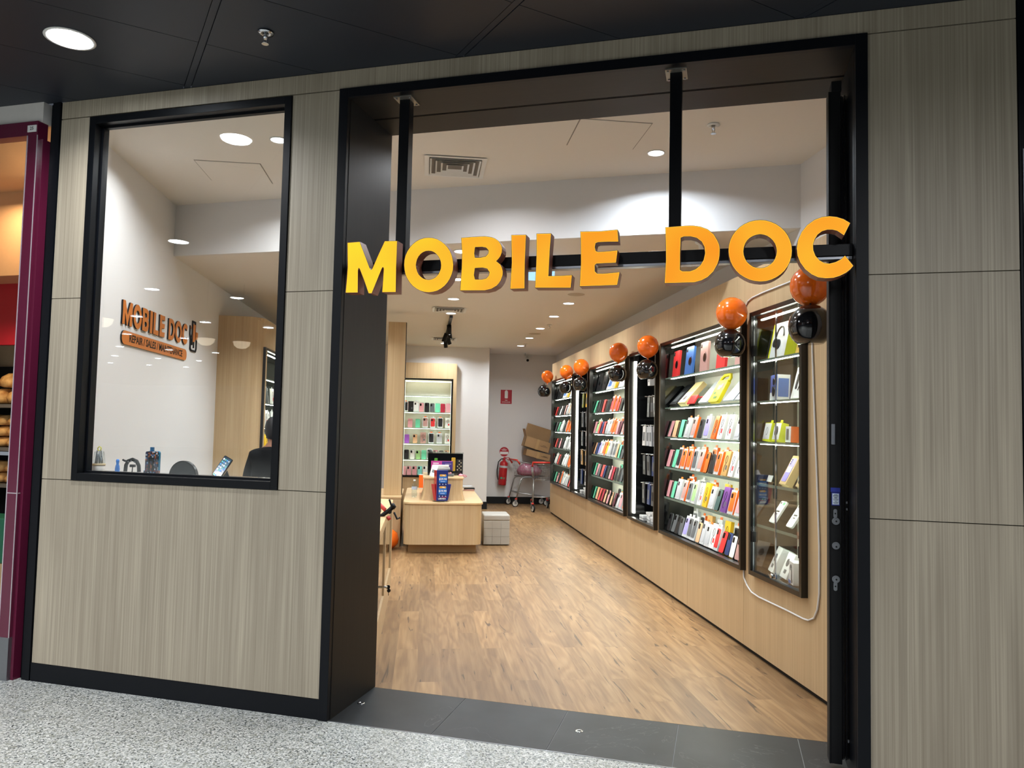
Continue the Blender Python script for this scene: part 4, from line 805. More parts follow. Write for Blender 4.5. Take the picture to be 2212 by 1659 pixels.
for CM, nm in ((M2, 'middle'), (M3, 'farthest')):
    row(CM, 0.15, 0.42, 0.08, SHZ[0], 'tblack tblack', 'on top shelf of %s cabinet' % nm, 'tablet cases on the top shelf', 12)
    slab('tablet_box', 'white tablet box with blue frame print on top shelf of the %s cabinet' % nm, 'tablet box', onshelf(CM, 0.78, 0.075, SHZ[0], 20), 0.24, 0.235, 0.035, WPLAST, [('blue_frame_print', (-0.09, 0.09, 0.035, 0.205), cm('blue')), ('pale_centre_print', (-0.062, 0.062, 0.06, 0.18), mt('pale_print', '#c9cdb0', 0.5))])
    slab('tablet_box', 'slim yellow tablet box beside the blue-framed one on the %s cabinet' % nm, 'tablet box', onshelf(CM, 1.04, 0.085, SHZ[0], 18), 0.05, 0.235, 0.05, cm('yellow'))
    slab('tablet_box', 'white tablet box at the right end of the top shelf of the %s cabinet' % nm, 'tablet box', onshelf(CM, 1.32, 0.085, SHZ[0], 18), 0.26, 0.22, 0.03, WPLAST, [('black_spine', (-0.13, -0.10, 0.0, 0.2), cm('black'))])

# narrow cabinets
Ms1 = cabM(XF, CD['slim1'][2], -pi / 2); Ms2 = cabM(XF, CD['slim2'][2], -pi / 2)
for CM, nm, w_ in ((Ms1, 'nearer', 0.97), (Ms2, 'farther', 1.03)):
    rows = [('awhite awhite', 1.955, 0.09), ('fblack fblack fwhite fwhite', 1.63, 0.08), ('fwhite fclear fclear fclear fgrey', 1.335, 0.07), ('fblack fgrey fnavy fblack', 1.04, 0.075), ('fblack fnavy fgrey fblack', 0.745, 0.075)]
    if nm == 'farther': rows = [('folive fyellow fgreen', 1.80, 0.075), ('fgrey fblack fblack', 1.52, 0.075), ('fgrey fwhite fgrey', 1.25, 0.075), ('ftan ftan fblack', 0.98, 0.075), ('fnavy fwhite fblue', 0.70, 0.075)]
    for k, (sp, z, y) in enumerate(rows):
        x0 = 0.45 if (nm == 'nearer' and k < 2) else 0.36
        row(CM, x0, w_ - 0.12, y, z, sp, 'in %s row of %s narrow cabinet' % (ORD[k], nm), 'packs hung in the %s narrow cabinet' % nm, 0)
        mb = MB()
        for j in range(len(sp.split())):
            x = x0 + (w_ - 0.12 - x0) * j / (len(sp.split()) - 1); mb.cyl((x, 0.33, z + (0.21 if k or nm == 'farther' else 0.09)), (x, y - 0.03, z + (0.21 if k or nm == 'farther' else 0.09)), 0.003, 6)
        pg = thing('display_pegs', 'chrome pegs of the %s row in the %s narrow cabinet' % (ORD[k], nm), 'pegs', (0, 0, 0)); pg.matrix_basis = CM; mb.build('pegs', CHROME, pg)
    n_ = 0
    for x, y, hh, c in ((0.20, 0.10, 1, 'white'), (0.38, 0.12, 3, 'white'), (0.62, 0.10, 4, 'white'), (0.80, 0.13, 5, 'blue')):
        for j in range(hh):
            slab('carton', 'flat %s carton in %s narrow cabinet, %s stack from left, %s from bottom' % (c, nm, ORD[n_], ORD[j]), 'carton', CM @ TR(x, y, Z0 + 0.0305 + j * 0.0245) @ Matrix.Rotation(radians(rnd.uniform(-9, 9)), 4, 'Z'), 0.15, 0.024, 0.15, WPLAST if (c == 'white' or j % 2) else cm(c), group='cartons stacked in the %s narrow cabinet' % nm)
        n_ += 1

# glass-doored cabinet stock
MN = cabM(XF, CD['near'][2], -pi / 2)
YB_ = mt('lime_yellow_print', '#d9dd20', 0.45)
t = slab('headphone_box', 'white and yellow boxed headphones on the upper shelf behind glass', 'headphone box', onshelf(MN, 0.24, 0.075, SHZ[0], 12), 0.235, 0.235, 0.075, YB_, [('white_front', (-0.095, 0.118, 0.0, 0.235), WPLAST)])
mb = MB(); mb.tube([(0.01 + 0.055 * cos(a), -0.003, 0.125 + 0.08 * sin(a)) for a in [0.15 + k * (pi - 0.3) / 12 for k in range(13)]], 0.006, 8); mb.cyl((-0.045, -0.005, 0.10), (-0.045, 0, 0.10), 0.032, 20); mb.cyl((0.0, -0.006, 0.085), (0.0, 0, 0.085), 0.034, 20); mb.tube([(-0.045, -0.003, 0.135), (-0.045, -0.003, 0.10)], 0.006)
mb.build('headphone_picture', cm('black'), t)
slab('accessory_box', 'tan boxed accessory leaning behind the headphones', 'accessory box', onshelf(MN, 0.50, 0.10, SHZ[0], 14), 0.10, 0.16, 0.04, mt('tan_print', '#c9a14a', 0.5), [('black_picture', (-0.03, 0.03, 0.04, 0.10), cm('black'))])
t = slab('earbud_box', 'blue and white earbud box on second shelf behind glass', 'earbud box', onshelf(MN, 0.20, 0.075, SHZ[1], 2, yaw=-12), 0.16, 0.165, 0.09, mt('periwinkle_print', '#5b6bb0', 0.45), [('white_band', (-0.08, 0.08, 0, 0.05), WPLAST)])
mb = MB(); mb.cyl((0.015, -0.004, 0.12), (0.015, 0, 0.12), 0.022, 20); mb.cyl((0.02, -0.006, 0.055), (0.02, 0, 0.055), 0.032, 20); mb.build('earbud_picture', cm('black'), t)
MB().box(0.0802, 0.0812, 0.005, 0.085, 0.0, 0.165).build('white_side_panel', WPLAST, t); MB().box(0.0812, 0.082, 0.012, 0.078, 0.02, 0.14).build('side_pictures', cm('blue'), t)
t = slab('mount_box', 'tall white box showing a black remote on second shelf behind glass', 'accessory box', onshelf(MN, 0.45, 0.10, SHZ[1], 14, yaw=-6), 0.15, 0.205, 0.03, WPLAST, [])
MB().rbox(0.03, 0.003, 0.10, 0.01, c=(-0.02, -0.003, 0.06)).build('remote_picture', cm('black'), t); mb = MB(); mb.tube([(0.02, -0.001, 0.05), (0.03, -0.001, 0.08), (0.02, -0.001, 0.10), (0.05, -0.001, 0.125)], 0.004, 6); mb.build('clip_picture', cm('black'), t)
slab('blue_box', 'blue box at the right end of the second shelf behind glass', 'accessory box', onshelf(MN, 0.61, 0.14, SHZ[1], 2), 0.10, 0.11, 0.06, cm('blue'))
for k, x in enumerate((0.09, 0.23)):
    t = slab('cable_box', ('leftmost', 'second')[k] + ' white and yellow cable box on third shelf behind glass', 'accessory box', onshelf(MN, x, 0.075, SHZ[2], 12), 0.098, 0.125, 0.05, YB_, [('white_front', (-0.045, 0.048, 0.012, 0.12), WPLAST)], 'white and yellow boxes on the third shelf')
    mb = MB(); mb.tube([(0.012 * cos(a), -0.002, 0.068 + 0.026 * sin(a)) for a in [q * pi / 6 for q in range(12)]], 0.003 if k == 0 else 0.008, 6, closed=True); mb.build('product_picture', cm('clear') if k == 0 else cm('black'), t)
    MB().rbox(0.03, 0.004, 0.022, 0.006, c=(0, 0.02, 0.124)).build('hang_tab', YB_, t)
t = slab('power_bank_box', 'white box with orange side on third shelf behind glass', 'accessory box', onshelf(MN, 0.40, 0.08, SHZ[2], 2, yaw=-10), 0.115, 0.10, 0.09, WPLAST); MB().box(0.0577, 0.0587, 0, 0.09, 0, 0.10).build('orange_side', cm('orange'), t); mb = MB(); mb.rbox(0.045, 0.002, 0.07, 0.006, c=(-0.01, -0.002, 0.015)); mb.build('device_picture', cm('grey'), t)
slab('cable_box', 'white and yellow leaning box at right end of third shelf behind glass', 'accessory box', onshelf(MN, 0.60, 0.08, SHZ[2], 20, yaw=-6), 0.09, 0.12, 0.035, WPLAST, [('yellow_band', (-0.045, 0.045, 0, 0.03), YB_), ('dark_logo', (-0.02, 0.02, 0.07, 0.085), cm('maroon'))])
slab('card', 'small white price card on fourth shelf behind glass', 'price card', onshelf(MN, 0.09, 0.10, SHZ[3], 20), 0.07, 0.045, 0.002, WPLAST)
for k, (x, c) in enumerate(((0.34, 'lilac'), (0.56, 'black'))):
    t = slab('kraft_case_box', 'kraft box with a %s phone case window on fourth shelf' % ('purple', 'black')[k], 'phone case box', onshelf(MN, x, 0.07, SHZ[3], 28, yaw=-4), 0.105, 0.205, 0.05, mt('pale_kraft', '#cdb07c', 0.7))
    MB().rbox(0.075, 0.0015, 0.165, 0.012, c=(0, -0.0015, 0.02)).build('case_window', cm(c), t); MB().box(-0.03, 0.03, -0.0025, -0.0015, 0.085, 0.125).build('paper_label', WPLAST, t); mb = MB()
    for q in range(3): mb.cyl((-0.02, -0.003, 0.145 + q * 0.014), (-0.02, -0.0015, 0.145 + q * 0.014), 0.005, 12)
    mb.build('lens_holes', LENS, t)
for k, x in enumerate((0.16, 0.40)):
    t = thing('phone_on_easel', ('left', 'right')[k] + ' white phone case leaning on a clear easel, fifth shelf behind glass', 'phone case'); t.matrix_basis = onshelf(MN, x, 0.085, SHZ[4] + 0.012, 34)
    MB().rbox(0.082, 0.014, 0.165, 0.014).build('shell', WPLAST, t, bevel=0.002); mb = MB(); mb.box(0.005, 0.03, -0.001, 0, 0.135, 0.155, 0); mb.box(-0.02, 0.02, -0.001, 0, 0.08, 0.09, 1); mb.box(-0.012, 0.012, -0.001, 0, 0.062, 0.068, 1); mb.cyl((-0.025, -0.001, 0.148), (-0.025, 0, 0.148), 0.007, 12, m=1); mb.build('printed_marks', [mt('label_green', '#63c48a', 0.5), cm('black')], t)
    mb = MB(); mb.box(-0.03, 0.03, 0.015, 0.018, -0.008, 0.11); mb.box(-0.03, 0.03, -0.012, 0.018, -0.010, -0.007); mb.build('clear_easel', ACRYL, t)
slab('violet_box', 'small violet box at right end of fifth shelf behind glass', 'accessory box', onshelf(MN, 0.62, 0.09, SHZ[4], 10), 0.08, 0.07, 0.03, cm('lilac'))
for k, (x, y, ln, yw, w_, h_) in enumerate(((0.13, 0.09, 24, -14, 0.13, 0.175), (0.34, 0.075, 22, -10, 0.14, 0.165))):
    t = slab('charger_box', ('left', 'right')[k] + ' white boxed mount leaning on the base behind glass', 'accessory box', onshelf(MN, x, y, Z0 + 0.03, ln, yaw=yw), w_, h_, 0.10 if k == 0 else 0.04, WPLAST)
    mb = MB(); mb.cyl((-0.01, -0.002, 0.10), (-0.01, 0, 0.10), 0.026, 20); mb.box(-0.02, 0.02, -0.002, 0, 0.03, 0.055); mb.build('mount_picture', cm('grey'), t)
t = slab('lamp_box', 'upright white box with a flexible lamp picture on the base behind glass', 'accessory box', onshelf(MN, 0.50, 0.05, Z0 + 0.03, 2, yaw=-14), 0.12, 0.135, 0.09, WPLAST)
mb = MB(); mb.tube([(0.0, -0.002, 0.095), (0.02, -0.002, 0.085), (0.026, -0.002, 0.05), (0.03, -0.002, 0.025)], 0.004, 6); mb.cyl((-0.005, -0.003, 0.10), (-0.005, 0, 0.10), 0.018, 16); mb.cyl((0.03, -0.003, 0.022), (0.03, 0, 0.022), 0.012, 16); mb.build('lamp_picture', cm('grey'), t); MB().box(-0.06, 0.0, -0.0012, 0, 0.0, 0.02).build('blue_corner_print', cm('blue'), t)
for k, (x, y, w_, h_) in enumerate(((0.52, 0.17, 0.16, 0.20), (0.63, 0.12, 0.10, 0.21))):
    slab('white_box', 'plain white box standing behind the lamp box on the base, ' + ('wider', 'narrower')[k] + ' one', 'box', onshelf(MN, x, y, Z0 + 0.03, 6), w_, h_, 0.06, WPLAST)

# ------------------------------------------------------------------ left wall cabinet glimpsed through the window
cabinet('lit cabinet in the left oak housing, glimpsed past the window edge', (-1.745, 8.60, 0), pi / 2, 1.6, 'shelves')
ML = cabM(-1.745, 8.60, pi / 2)
row(ML, 0.15, 1.4, 0.07, SHZ[1], 'awhite cwhite cgrey cwhite cwhite cgrey', 'on second shelf of left cabinet', 'boxes in the left cabinet', 6)
row(ML, 0.12, 1.4, 0.07, SHZ[2], 'cwhite borange cwhite bwhite bwhite borange cwhite', 'on third shelf of left cabinet', 'boxes in the left cabinet', 6)
row(ML, 0.12, 1.4, 0.07, SHZ[3], 'cwhite cblue cyellow cwhite cblue cwhite', 'on fourth shelf of left cabinet', 'boxes in the left cabinet', 6)
row(ML, 0.12, 1.4, 0.07, SHZ[4], 'cwhite cwhite cgrey cwhite', 'on fifth shelf of left cabinet', 'boxes in the left cabinet', 6)

# ------------------------------------------------------------------ rear lit shelf unit
RZ = [2.022, 1.730, 1.450, 1.169, 0.886]
t = thing('rear_shelf_unit', 'lit cream shelf unit in an oak housing on the rear wall', 'shelf unit', (-0.38, 13.735, 0))
mb = MB(); mb.box(-0.04, -0.01, 0.015, 0.18, 0, 2.61); mb.box(0.88, 0.94, 0.015, 0.18, 0, 2.61); mb.box(-0.01, 0.88, 0.015, 0.18, 2.335, 2.61); mb.box(-0.01, 0.88, 0.015, 0.18, 0, 0.575); mb.build('oak_housing', IWOOD, t)
mb = MB(); ring(mb, -0.005, 0.875, 0.575, 2.33, 0.028, 0, 0.02); mb.build('frame', BLK, t)
mb = MB(); mb.box(0.02, 0.85, 0.165, 0.175, 0.6, 2.31); mb.build('back_panel', CREAMB, t)
for z in RZ:
    s = MB().box(0.024, 0.846, 0.02, 0.16, z - 0.012, z).build('shelf', SHELFG, t); MB().box(0.024, 0.846, 0.022, 0.034, z - 0.020, z - 0.014).build('led_tube', mt('rear_led_glow', '#ffffff', 0.5, emit='#fbffe8', es=9.0), s)
MB().box(0.024, 0.846, 0.022, 0.036, 2.270, 2.285).build('led_tube', mt('rear_led_glow', ''), t)
for x in (0.026, 0.842): MB().box(x, x + 0.004, 0.022, 0.03, 0.62, 2.26).build('side_led_edge', mt('side_edge_glow', '#ffffff', 0.5, emit='#f6ffe0', es=2.0), t)
MR = TR(-0.38, 13.735, 0)
R_ = ['bblack cblack bwhite rpink rblack rgrey wmint wcrimson wpink', 'wpink wmint brose bred bblack cwhite', 'wviolet rpeach crose bblack bclear cwhite', 'rblack rwhite rgreen wmint bgrey rpink rblack rpeach', 'wpink rpink rpink raqua rwhite']
for k, sp in enumerate(R_):
    n_ = len(sp.split()); z = RZ[k + 1] if k < 4 else 0.604
    row(MR, 0.04 if k in (0, 4) else (0.13 if k == 1 else 0.08), 0.80 if k < 4 else 0.42, 0.055, z, sp, 'on %s row of rear shelves' % ['top', 'second', 'third', 'fourth', 'bottom'][k], 'phone cases on the rear shelves', 6)

# ------------------------------------------------------------------ balloons
def balloon(mat, r, up):
    """returns profile; neck at the bottom (up=False) or at the top (up=True)"""
    pr = [(0.0, 1.0), (0.30, 0.955), (0.58, 0.82), (0.81, 0.60), (0.95, 0.32), (1.0, 0.02), (0.96, -0.30), (0.85, -0.58), (0.66, -0.82), (0.42, -0.99), (0.20, -1.09), (0.08, -1.13), (0.045, -1.16)]
    if not up: return [(a * r, b * r) for a, b in pr]
    return [(a * r, -b * r) for a, b in reversed(pr)]
BP = [('above the far end of the farthest cabinet, by the trolleys', 13.06, 2.385, 0.104, 2.096, 13.266, 2.132, 0.114), ('at the near end of the farthest cabinet', 11.275, 2.342, 0.103, 2.098, 11.31, 2.101, 0.097), ('at the near end of the farther narrow cabinet', 10.148, 2.329, 0.108, 2.09, 10.2, 2.092, 0.100), ('at the near end of the middle cabinet', 8.163, 2.342, 0.104, 2.094, 8.19, 2.101, 0.099), ('at the near end of the nearer narrow cabinet', 7.052, 2.295, 0.103, 2.094, 7.06, 2.063, 0.101), ('between the large case cabinet and the glass-doored cabinet', 5.047, 2.32, 0.107, 2.09, 5.063, 2.1, 0.105), ('nearest the entrance, half behind the door leaf', 3.964, 2.312, 0.107, 2.09, 3.93, 2.08, 0.116)]
def knot(mb, z, s=1, r=0.1):
    mb.lathe([(0.045 * r, z), (0.075 * r, z - s * 0.05 * r), (0.045 * r, z - s * 0.09 * r), (0.12 * r, z - s * 0.14 * r), (0.11 * r, z - s * 0.15 * r)], seg=12); return mb
for lab, y, z, r, x, y2, z2, r2 in BP:
    t = thing('balloon', 'orange balloon ' + lab, 'balloon', (x, y, z), group='orange balloons along the right wall')
    mb = MB(); mb.lathe(balloon(None, r, False), seg=40); mb.build('balloon_skin', ORNB, t); knot(MB(), -1.16 * r, 1, r).build('knot', ORNB, t)
    t = thing('balloon', 'black balloon ' + lab, 'balloon', (2.19 - r2, y2, z2), group='black balloons along the right wall')
    mb = MB(); mb.lathe([(a, max(min(b, 1.02 * r2), -1.05 * r2) if False else b) for a, b in [(q * r2, -p * r2 * (0.86 if p > 0.9 else 1)) for q, p in [(0, 1.0), (0.32, 0.95), (0.58, 0.82), (0.81, 0.60), (0.95, 0.32), (1.0, 0.02), (0.97, -0.28), (0.88, -0.52), (0.70, -0.75), (0.45, -0.94), (0.2, -1.01), (0.06, -1.04), (0.045, -1.06)]]], seg=40); mb.build('balloon_skin', BLKB, t)
    knot(MB(), 1.06 * r2, -1, r2).build('knot', BLKB, t)
t = thing('balloon', 'orange balloon on the floor between the counter and the island', 'balloon', (-0.385, 9.40, 0.125))
MB().lathe([(0, 0.115), (0.05, 0.108), (0.10, 0.07), (0.12, 0.0), (0.11, -0.06), (0.06, -0.11), (0.0, -0.123)], seg=32).build('balloon_skin', ORNB, t)
# ------------------------------------------------------------------ island counter
def roundrect(x0, x1, y0, y1, r, seg=6):
    pts = []
    for cx, cy, a0 in ((x1 - r, y1 - r, 0), (x0 + r, y1 - r, 90), (x0 + r, y0 + r, 180), (x1 - r, y0 + r, 270)):
        for k in range(seg + 1):
            a = radians(a0 + 90 * k / seg); pts.append((cx + r * cos(a), cy + r * sin(a)))
    return pts
ZM = lambda a, b, d: (a, b, d)
isl = thing('island_counter', 'low oak island counter with rounded corners and a raised centre block', 'counter', (0.25, 9.04, 0))
mb = MB(); mb.prism(roundrect(-0.455, 0.455, 0.012, 2.12, 0.10), [], 0.107, 0.572, mapf=ZM); mb.build('counter_body', IWOOD, isl)
mb = MB(); mb.prism(roundrect(-0.467, 0.47, 0.0, 2.14, 0.11), [], 0.574, 0.597, mapf=ZM); mb.build('counter_top', IWOODY, isl, bevel=0.003)
mb = MB(); mb.box(-0.40, 0.40, 0.15, 2.0, 0, 0.107); mb.build('plinth', mt('plinth_oak', '#a88a62', 0.5), isl)
# raised block with sides flaring to the base
mb = MB(); prof = [(0.262, 0.0), (0.252, 0.03), (0.240, 0.075), (0.235, 0.13), (0.235, 0.255)]
rings = []
for hw, z in prof:
    e = hw - 0.235; rings.append([mb.v(a * (hw / 0.235) + 0.0, (b - 0.75) * (1 + e) + 0.75, 0.597 + z) for a, b in roundrect(-0.235, 0.235, 0.27, 1.25, 0.03, 4)])
for A, B in zip(rings, rings[1:]):
    for i in range(len(A)): mb.face([A[i], A[(i + 1) % len(A)], B[(i + 1) % len(A)], B[i]], 0, True)
mb.build('raised_block', IWOOD, isl)
mb = MB(); mb.prism(roundrect(-0.247, 0.247, 0.262, 1.262, 0.035, 4), [], 0.852, 0.872, mapf=ZM); mb.build('block_top', IWOODY, isl, bevel=0.003)

# black acrylic display case on the block
t = thing('black_display_case', 'black framed display case with demo cases standing on the island block', 'display case', (0.28, 9.72, 0.872))
MB().box(-0.22, 0.22, 0, 0.25, 0, 0.275).build('case_body', GBLK, t, bevel=0.004)
mb = MB(); ring(mb, -0.225, 0.225, -0.002, 0.285, 0.008, -0.004, 0.0); mb.box(-0.225, 0.225, 0, 0.25, 0.276, 0.288); mb.build('clear_cover', ACRYL, t)
MB().rbox(0.04, 0.004, 0.065, 0.008, c=(-0.12, -0.006, 0.15)).build('green_gadget', mt('gadget_green', '#4d9a2c', 0.4), t)
MB().rbox(0.05, 0.004, 0.17, 0.008, c=(0.10, -0.006, 0.055)).build('gold_pack', mt('gadget_gold', '#c9a43a', 0.4), t)
mb = MB(); mb.rbox(0.075, 0.006, 0.155, 0.012, c=(0.175, -0.012, 0.05)); pc = mb.build('dark_patterned_case', cm('black'), t)
mb = MB()
for i in range(3):
    for j in range(6):
        if (i + j) % 2 == 0 and not (i == 0 and j > 3): mb.cyl((0.152 + i * 0.022, -0.0135, 0.072 + j * 0.022), (0.152 + i * 0.022, -0.012, 0.072 + j * 0.022), 0.0075, 10)
mb.build('pale_flower_dots', mt('dot_cream', '#d8cfae', 0.5), pc)
# pile of packages in front of it
PK = [('slim grey packet at the bottom of the pile on the island block', 'grey', 0.22, 0.03, 0.16, 0.872), ('pink-edged packet second from the bottom of the block pile', 'pink', 0.20, 0.02, 0.15, 0.902), ('black packet in the middle of the block pile', 'black', 0.19, 0.03, 0.15, 0.922), ('silver packet near the top of the block pile', 'clear', 0.21, 0.03, 0.14, 0.952), ('white packet topmost in the pile on the island block', 'white', 0.20, 0.025, 0.13, 0.982)]
for k, (lab, c, w_, h_, d_, z) in enumerate(PK):
    slab('packet', lab, 'packet', TR(0.265 - 0.012 * k, 9.50 + 0.01 * k, z) @ Matrix.Rotation(radians((-6, 4, -9, 7, -3)[k]), 4, 'Z'), w_, h_, d_, cm(c), group='packets piled on the island block', bev=0.006)
t = slab('leaflet_box', 'magenta and purple printed box leaning behind the packets', 'printed box', TR(0.235, 9.66, 0.93) @ Matrix.Rotation(radians(-8), 4, 'X'), 0.27, 0.125, 0.03, mt('magenta_print', '#a8307a', 0.4), [('purple_band', (0.0, 0.135, 0.0, 0.12), mt('purple_print', '#3d2470', 0.4)), ('white_title_line', (-0.11, -0.04, 0.09, 0.10), WPLAST), ('white_side_line', (0.04, 0.115, 0.08, 0.088), WPLAST)])
t = slab('white_folder', 'white folded card standing at the left of the packets', 'card', TR(0.115, 9.47, 0.872) @ Matrix.Rotation(radians(-24), 4, 'X') @ Matrix.Rotation(radians(14), 4, 'Y'), 0.075, 0.15, 0.004, WPLAST, [('grey_print', (-0.02, 0.02, 0.05, 0.09), cm('grey'))])
t = thing('pink_charm', 'pink cord charm hanging over the right edge of the island block', 'charm', (0.47, 9.60, 0.878))
mb = MB(); mb.lathe([(0, 0.024), (0.016, 0.018), (0.024, 0.0), (0.016, -0.006), (0, -0.006)], seg=16, sx=1.3); mb.build('charm_body', mt('charm_pink', '#e9a3b0', 0.35), t)
mb = MB(); mb.tube([(0.02, 0, 0.004), (0.04, 0, 0.008), (0.065, 0, 0.004), (0.075, 0, -0.008), (0.06, 0, -0.017), (0.04, 0, -0.008), (0.02, 0, 0.002)], 0.0035, 8); mb.build('cord_loop', mt('cord_pink', '#d8476e', 0.4), t)

# leaflet stand with prepaid cards
t = thing('leaflet_stand', 'tall red and blue SIM card leaflet stand on the front edge of the island', 'leaflet stand', (0.22, 9.14, 0.597))
mb = MB(); mb.prism([(-0.055, 0.0), (0.078, 0.0), (0.078, 0.10), (-0.055, 0.10)], [], 0.012, 0.37, mapf=ZM); mb.build('stand_body', mt('stand_blue', '#1c2a6e', 0.3), t)
mb = MB(); mb.prism([(-0.058, 0.0), (-0.055, 0.0), (-0.055, 0.10), (-0.085, 0.10)], [], 0.012, 0.368, mapf=ZM); mb.build('red_side', mt('stand_red', '#c22c33', 0.25, coat=0.4), t)
MB().lathe([(0, 0), (0.10, 0), (0.10, 0.006), (0.085, 0.012), (0, 0.012)], c=(0, 0.05, 0), seg=28).build('clear_base', ACRYL, t)
CB = mt('card_blue', '#2470c9', 0.35); GD = mt('card_gold', '#e0a83a', 0.35)
for z, pr in ((0.225, '$29.90'), (0.085, '$19.90')):
    c_ = MB().rbox(0.095, 0.004, 0.095, 0.008, c=(0.018, -0.005, z)).build('prepaid_card', CB, t)
    MB().rbox(0.075, 0.0012, 0.024, 0.005, c=(0.018, -0.0065, z + 0.074)).build('gold_band', GD, c_)
    mb = MB(); mb.prism([(0.0, z + 0.088), (0.03, z + 0.092), (0.05, z + 0.075), (0.03, z + 0.08)], [], -0.0078, -0.0066); mb.build('bird_logo', WPLAST, c_)
    textmesh('price_text', pr, 0.034, WPLAST, c_, TR(0.018, -0.0062, z + 0.042) @ FACE, fat=0.0009)
    mb = MB(); mb.box(-0.008, 0.044, -0.0056, -0.005, z + 0.012, z + 0.016); mb.build('small_print_line', WPLAST, c_)
    mb = MB()
    for q in (-0.018, 0.018, 0.054): mb.box(q - 0.006, q + 0.006, -0.001, 0, z - 0.026, z - 0.012)
    mb.build('icon_row', mt('icon_pale', '#9fb0d6', 0.5), t)
textmesh('brand_text', 'LEBARA', 0.026, WPLAST, t, TR(0.012, -0.0012, 0.036) @ FACE, fat=0.0007)
MB().box(0.0, 0.07, -0.001, 0, 0.053, 0.058).build('red_rule', mt('stand_red', ''), t)
for sx, c_, n_ in ((-1, '#b5413e', 'left_leaflet_holder'), (1, '#1f2c7c', 'right_leaflet_holder')):
    mb = MB(); mb.prism([(sx * 0.06, 0.02), (sx * 0.085, 0.02), (sx * 0.118, 0.205), (sx * 0.075, 0.205)], [], 0.02, 0.07); mb.build(n_, mt('holder_' + n_, c_, 0.35), t)

BOT = glassmat('bottle_plastic', (0.88, 0.93, 0.95), base_r=0.06)
t = thing('water_bottle', 'clear plastic water bottle on the left side of the island', 'bottle', (-0.10, 9.70, 0.598))
MB().lathe([(0, 0.002), (0.028, 0.0), (0.033, 0.01), (0.034, 0.05), (0.030, 0.07), (0.034, 0.09), (0.034, 0.13), (0.030, 0.155), (0.015, 0.185), (0.012, 0.19), (0.012, 0.2)], seg=24).build('bottle_body', BOT, t)
MB().cyl((0, 0, 0.195), (0, 0, 0.215), 0.0145, 20).build('cap', WPLAST, t)
MB().lathe([(0.0352, 0.095), (0.0352, 0.13)], seg=24).build('label_sleeve', mt('bottle_label', '#c3cfe6', 0.4), t)
t = slab('paper_bag', 'orange and white carrier pack standing at the back left of the island', 'package', TR(0.0, 11.0, 0.598), 0.10, 0.20, 0.05, WPLAST, [('orange_front', (-0.052, 0.01, 0.01, 0.19), cm('orange')), ('pale_pink_side', (0.02, 0.045, 0.0, 0.18), mt('pale_pink', '#e8c9ba', 0.5))])
for k, (dx, dz, c) in enumerate(((0, 0, 'rose'), (0.01, 0.022, 'black'), (-0.01, 0.044, 'clear'))):
    slab('packet', '%s packet, %s from bottom of pile at back right of island' % (c if c != 'clear' else 'silver', ORD[k]), 'packet', TR(0.64 + dx, 10.7, 0.598 + dz) @ Matrix.Rotation(radians(k * 9 - 8), 4, 'Z'), 0.15, 0.021, 0.14, cm(c), group='packets at the back right of the island', bev=0.004)
slab('paper_tag', 'small white paper tag lying on the right front of the island top', 'paper tag', TR(0.60, 9.62, 0.598) @ Matrix.Rotation(radians(25), 4, 'Z'), 0.07, 0.001, 0.02, WPLAST)

# ------------------------------------------------------------------ ottoman, low bench, column
t = thing('ottoman', 'grey cube ottoman with stitched squares beside the island', 'ottoman', (0.945, 9.70, 0))
OT = mt('grey_leatherette', '#a9a59d', 0.45, noisy=0.04, scale=14)
MB().box(-0.165, 0.165, 0, 0.40, 0.012, 0.31).build('seat_base', OT, t, bevel=0.006); MB().box(-0.168, 0.168, -0.003, 0.403, 0.31, 0.385).build('seat_lid', OT, t, bevel=0.018, seg=3)
mb = MB()
for x in (-0.055, 0.055): mb.tube([(x, -0.001, 0.02), (x, -0.001, 0.308)], 0.0012, 5)
for z in (0.115, 0.215): mb.tube([(-0.163, -0.001, z), (0.163, -0.001, z)], 0.0012, 5)
mb.build('stitching', mt('stitch_grey', '#85817a', 0.6), t)
t = thing('low_oak_bench', 'low oak cabinet behind the left counter', 'cabinet', (-0.55, 9.60, 0)); MB().box(-0.32, 0.29, 0, 1.2, 0, 0.585).build('cabinet_body', IWOOD, t); MB().box(-0.325, 0.295, -0.005, 1.2, 0.586, 0.61).build('cabinet_top', IWOODY, t, bevel=0.002)
mb = MB(); mb.box(-0.484, -0.262, 9.78, 9.90, 0.612, 2.80); mb.box(-0.262, -0.255, 9.785, 9.90, 0.612, 2.80, 1); struct(mb.build('wall_oak_column', [IWOOD, BLKM]))

# ------------------------------------------------------------------ left counter just inside the entrance
t = thing('service_counter', 'oak service counter with glazed cupboard front behind the left jamb', 'counter', (-0.26, 4.78, 0))
mb = MB(); cpts = [(-0.74, 0.0), (0.0, 0.0), (0.0, 2.25)] + [(-0.15 + 0.15 * cos(radians(a)), 2.25 + 0.15 * sin(radians(a))) for a in range(10, 91, 16)] + [(-0.74, 2.40)]
mb.prism([(a * 1.0, b) for a, b in cpts], [], 0.785, 0.815, mapf=ZM); mb.build('counter_top', IWOODY, t, bevel=0.002)
mb = MB(); mb.box(-0.72, -0.004, 0.01, 0.06, 0, 0.784); mb.box(-0.72, -0.004, 2.2, 2.36, 0, 0.784); mb.box(-0.72, -0.69, 0.06, 2.2, 0, 0.784); mb.box(-0.03, -0.004, 0.06, 2.2, 0.0, 0.22); mb.box(-0.03, -0.004, 0.06, 2.2, 0.74, 0.784); mb.box(-0.03, -0.004, 1.08, 1.18, 0.22, 0.74)
mb.box(-0.69, -0.03, 0.06, 2.2, 0.20, 0.22); mb.build('counter_body', IWOOD, t)
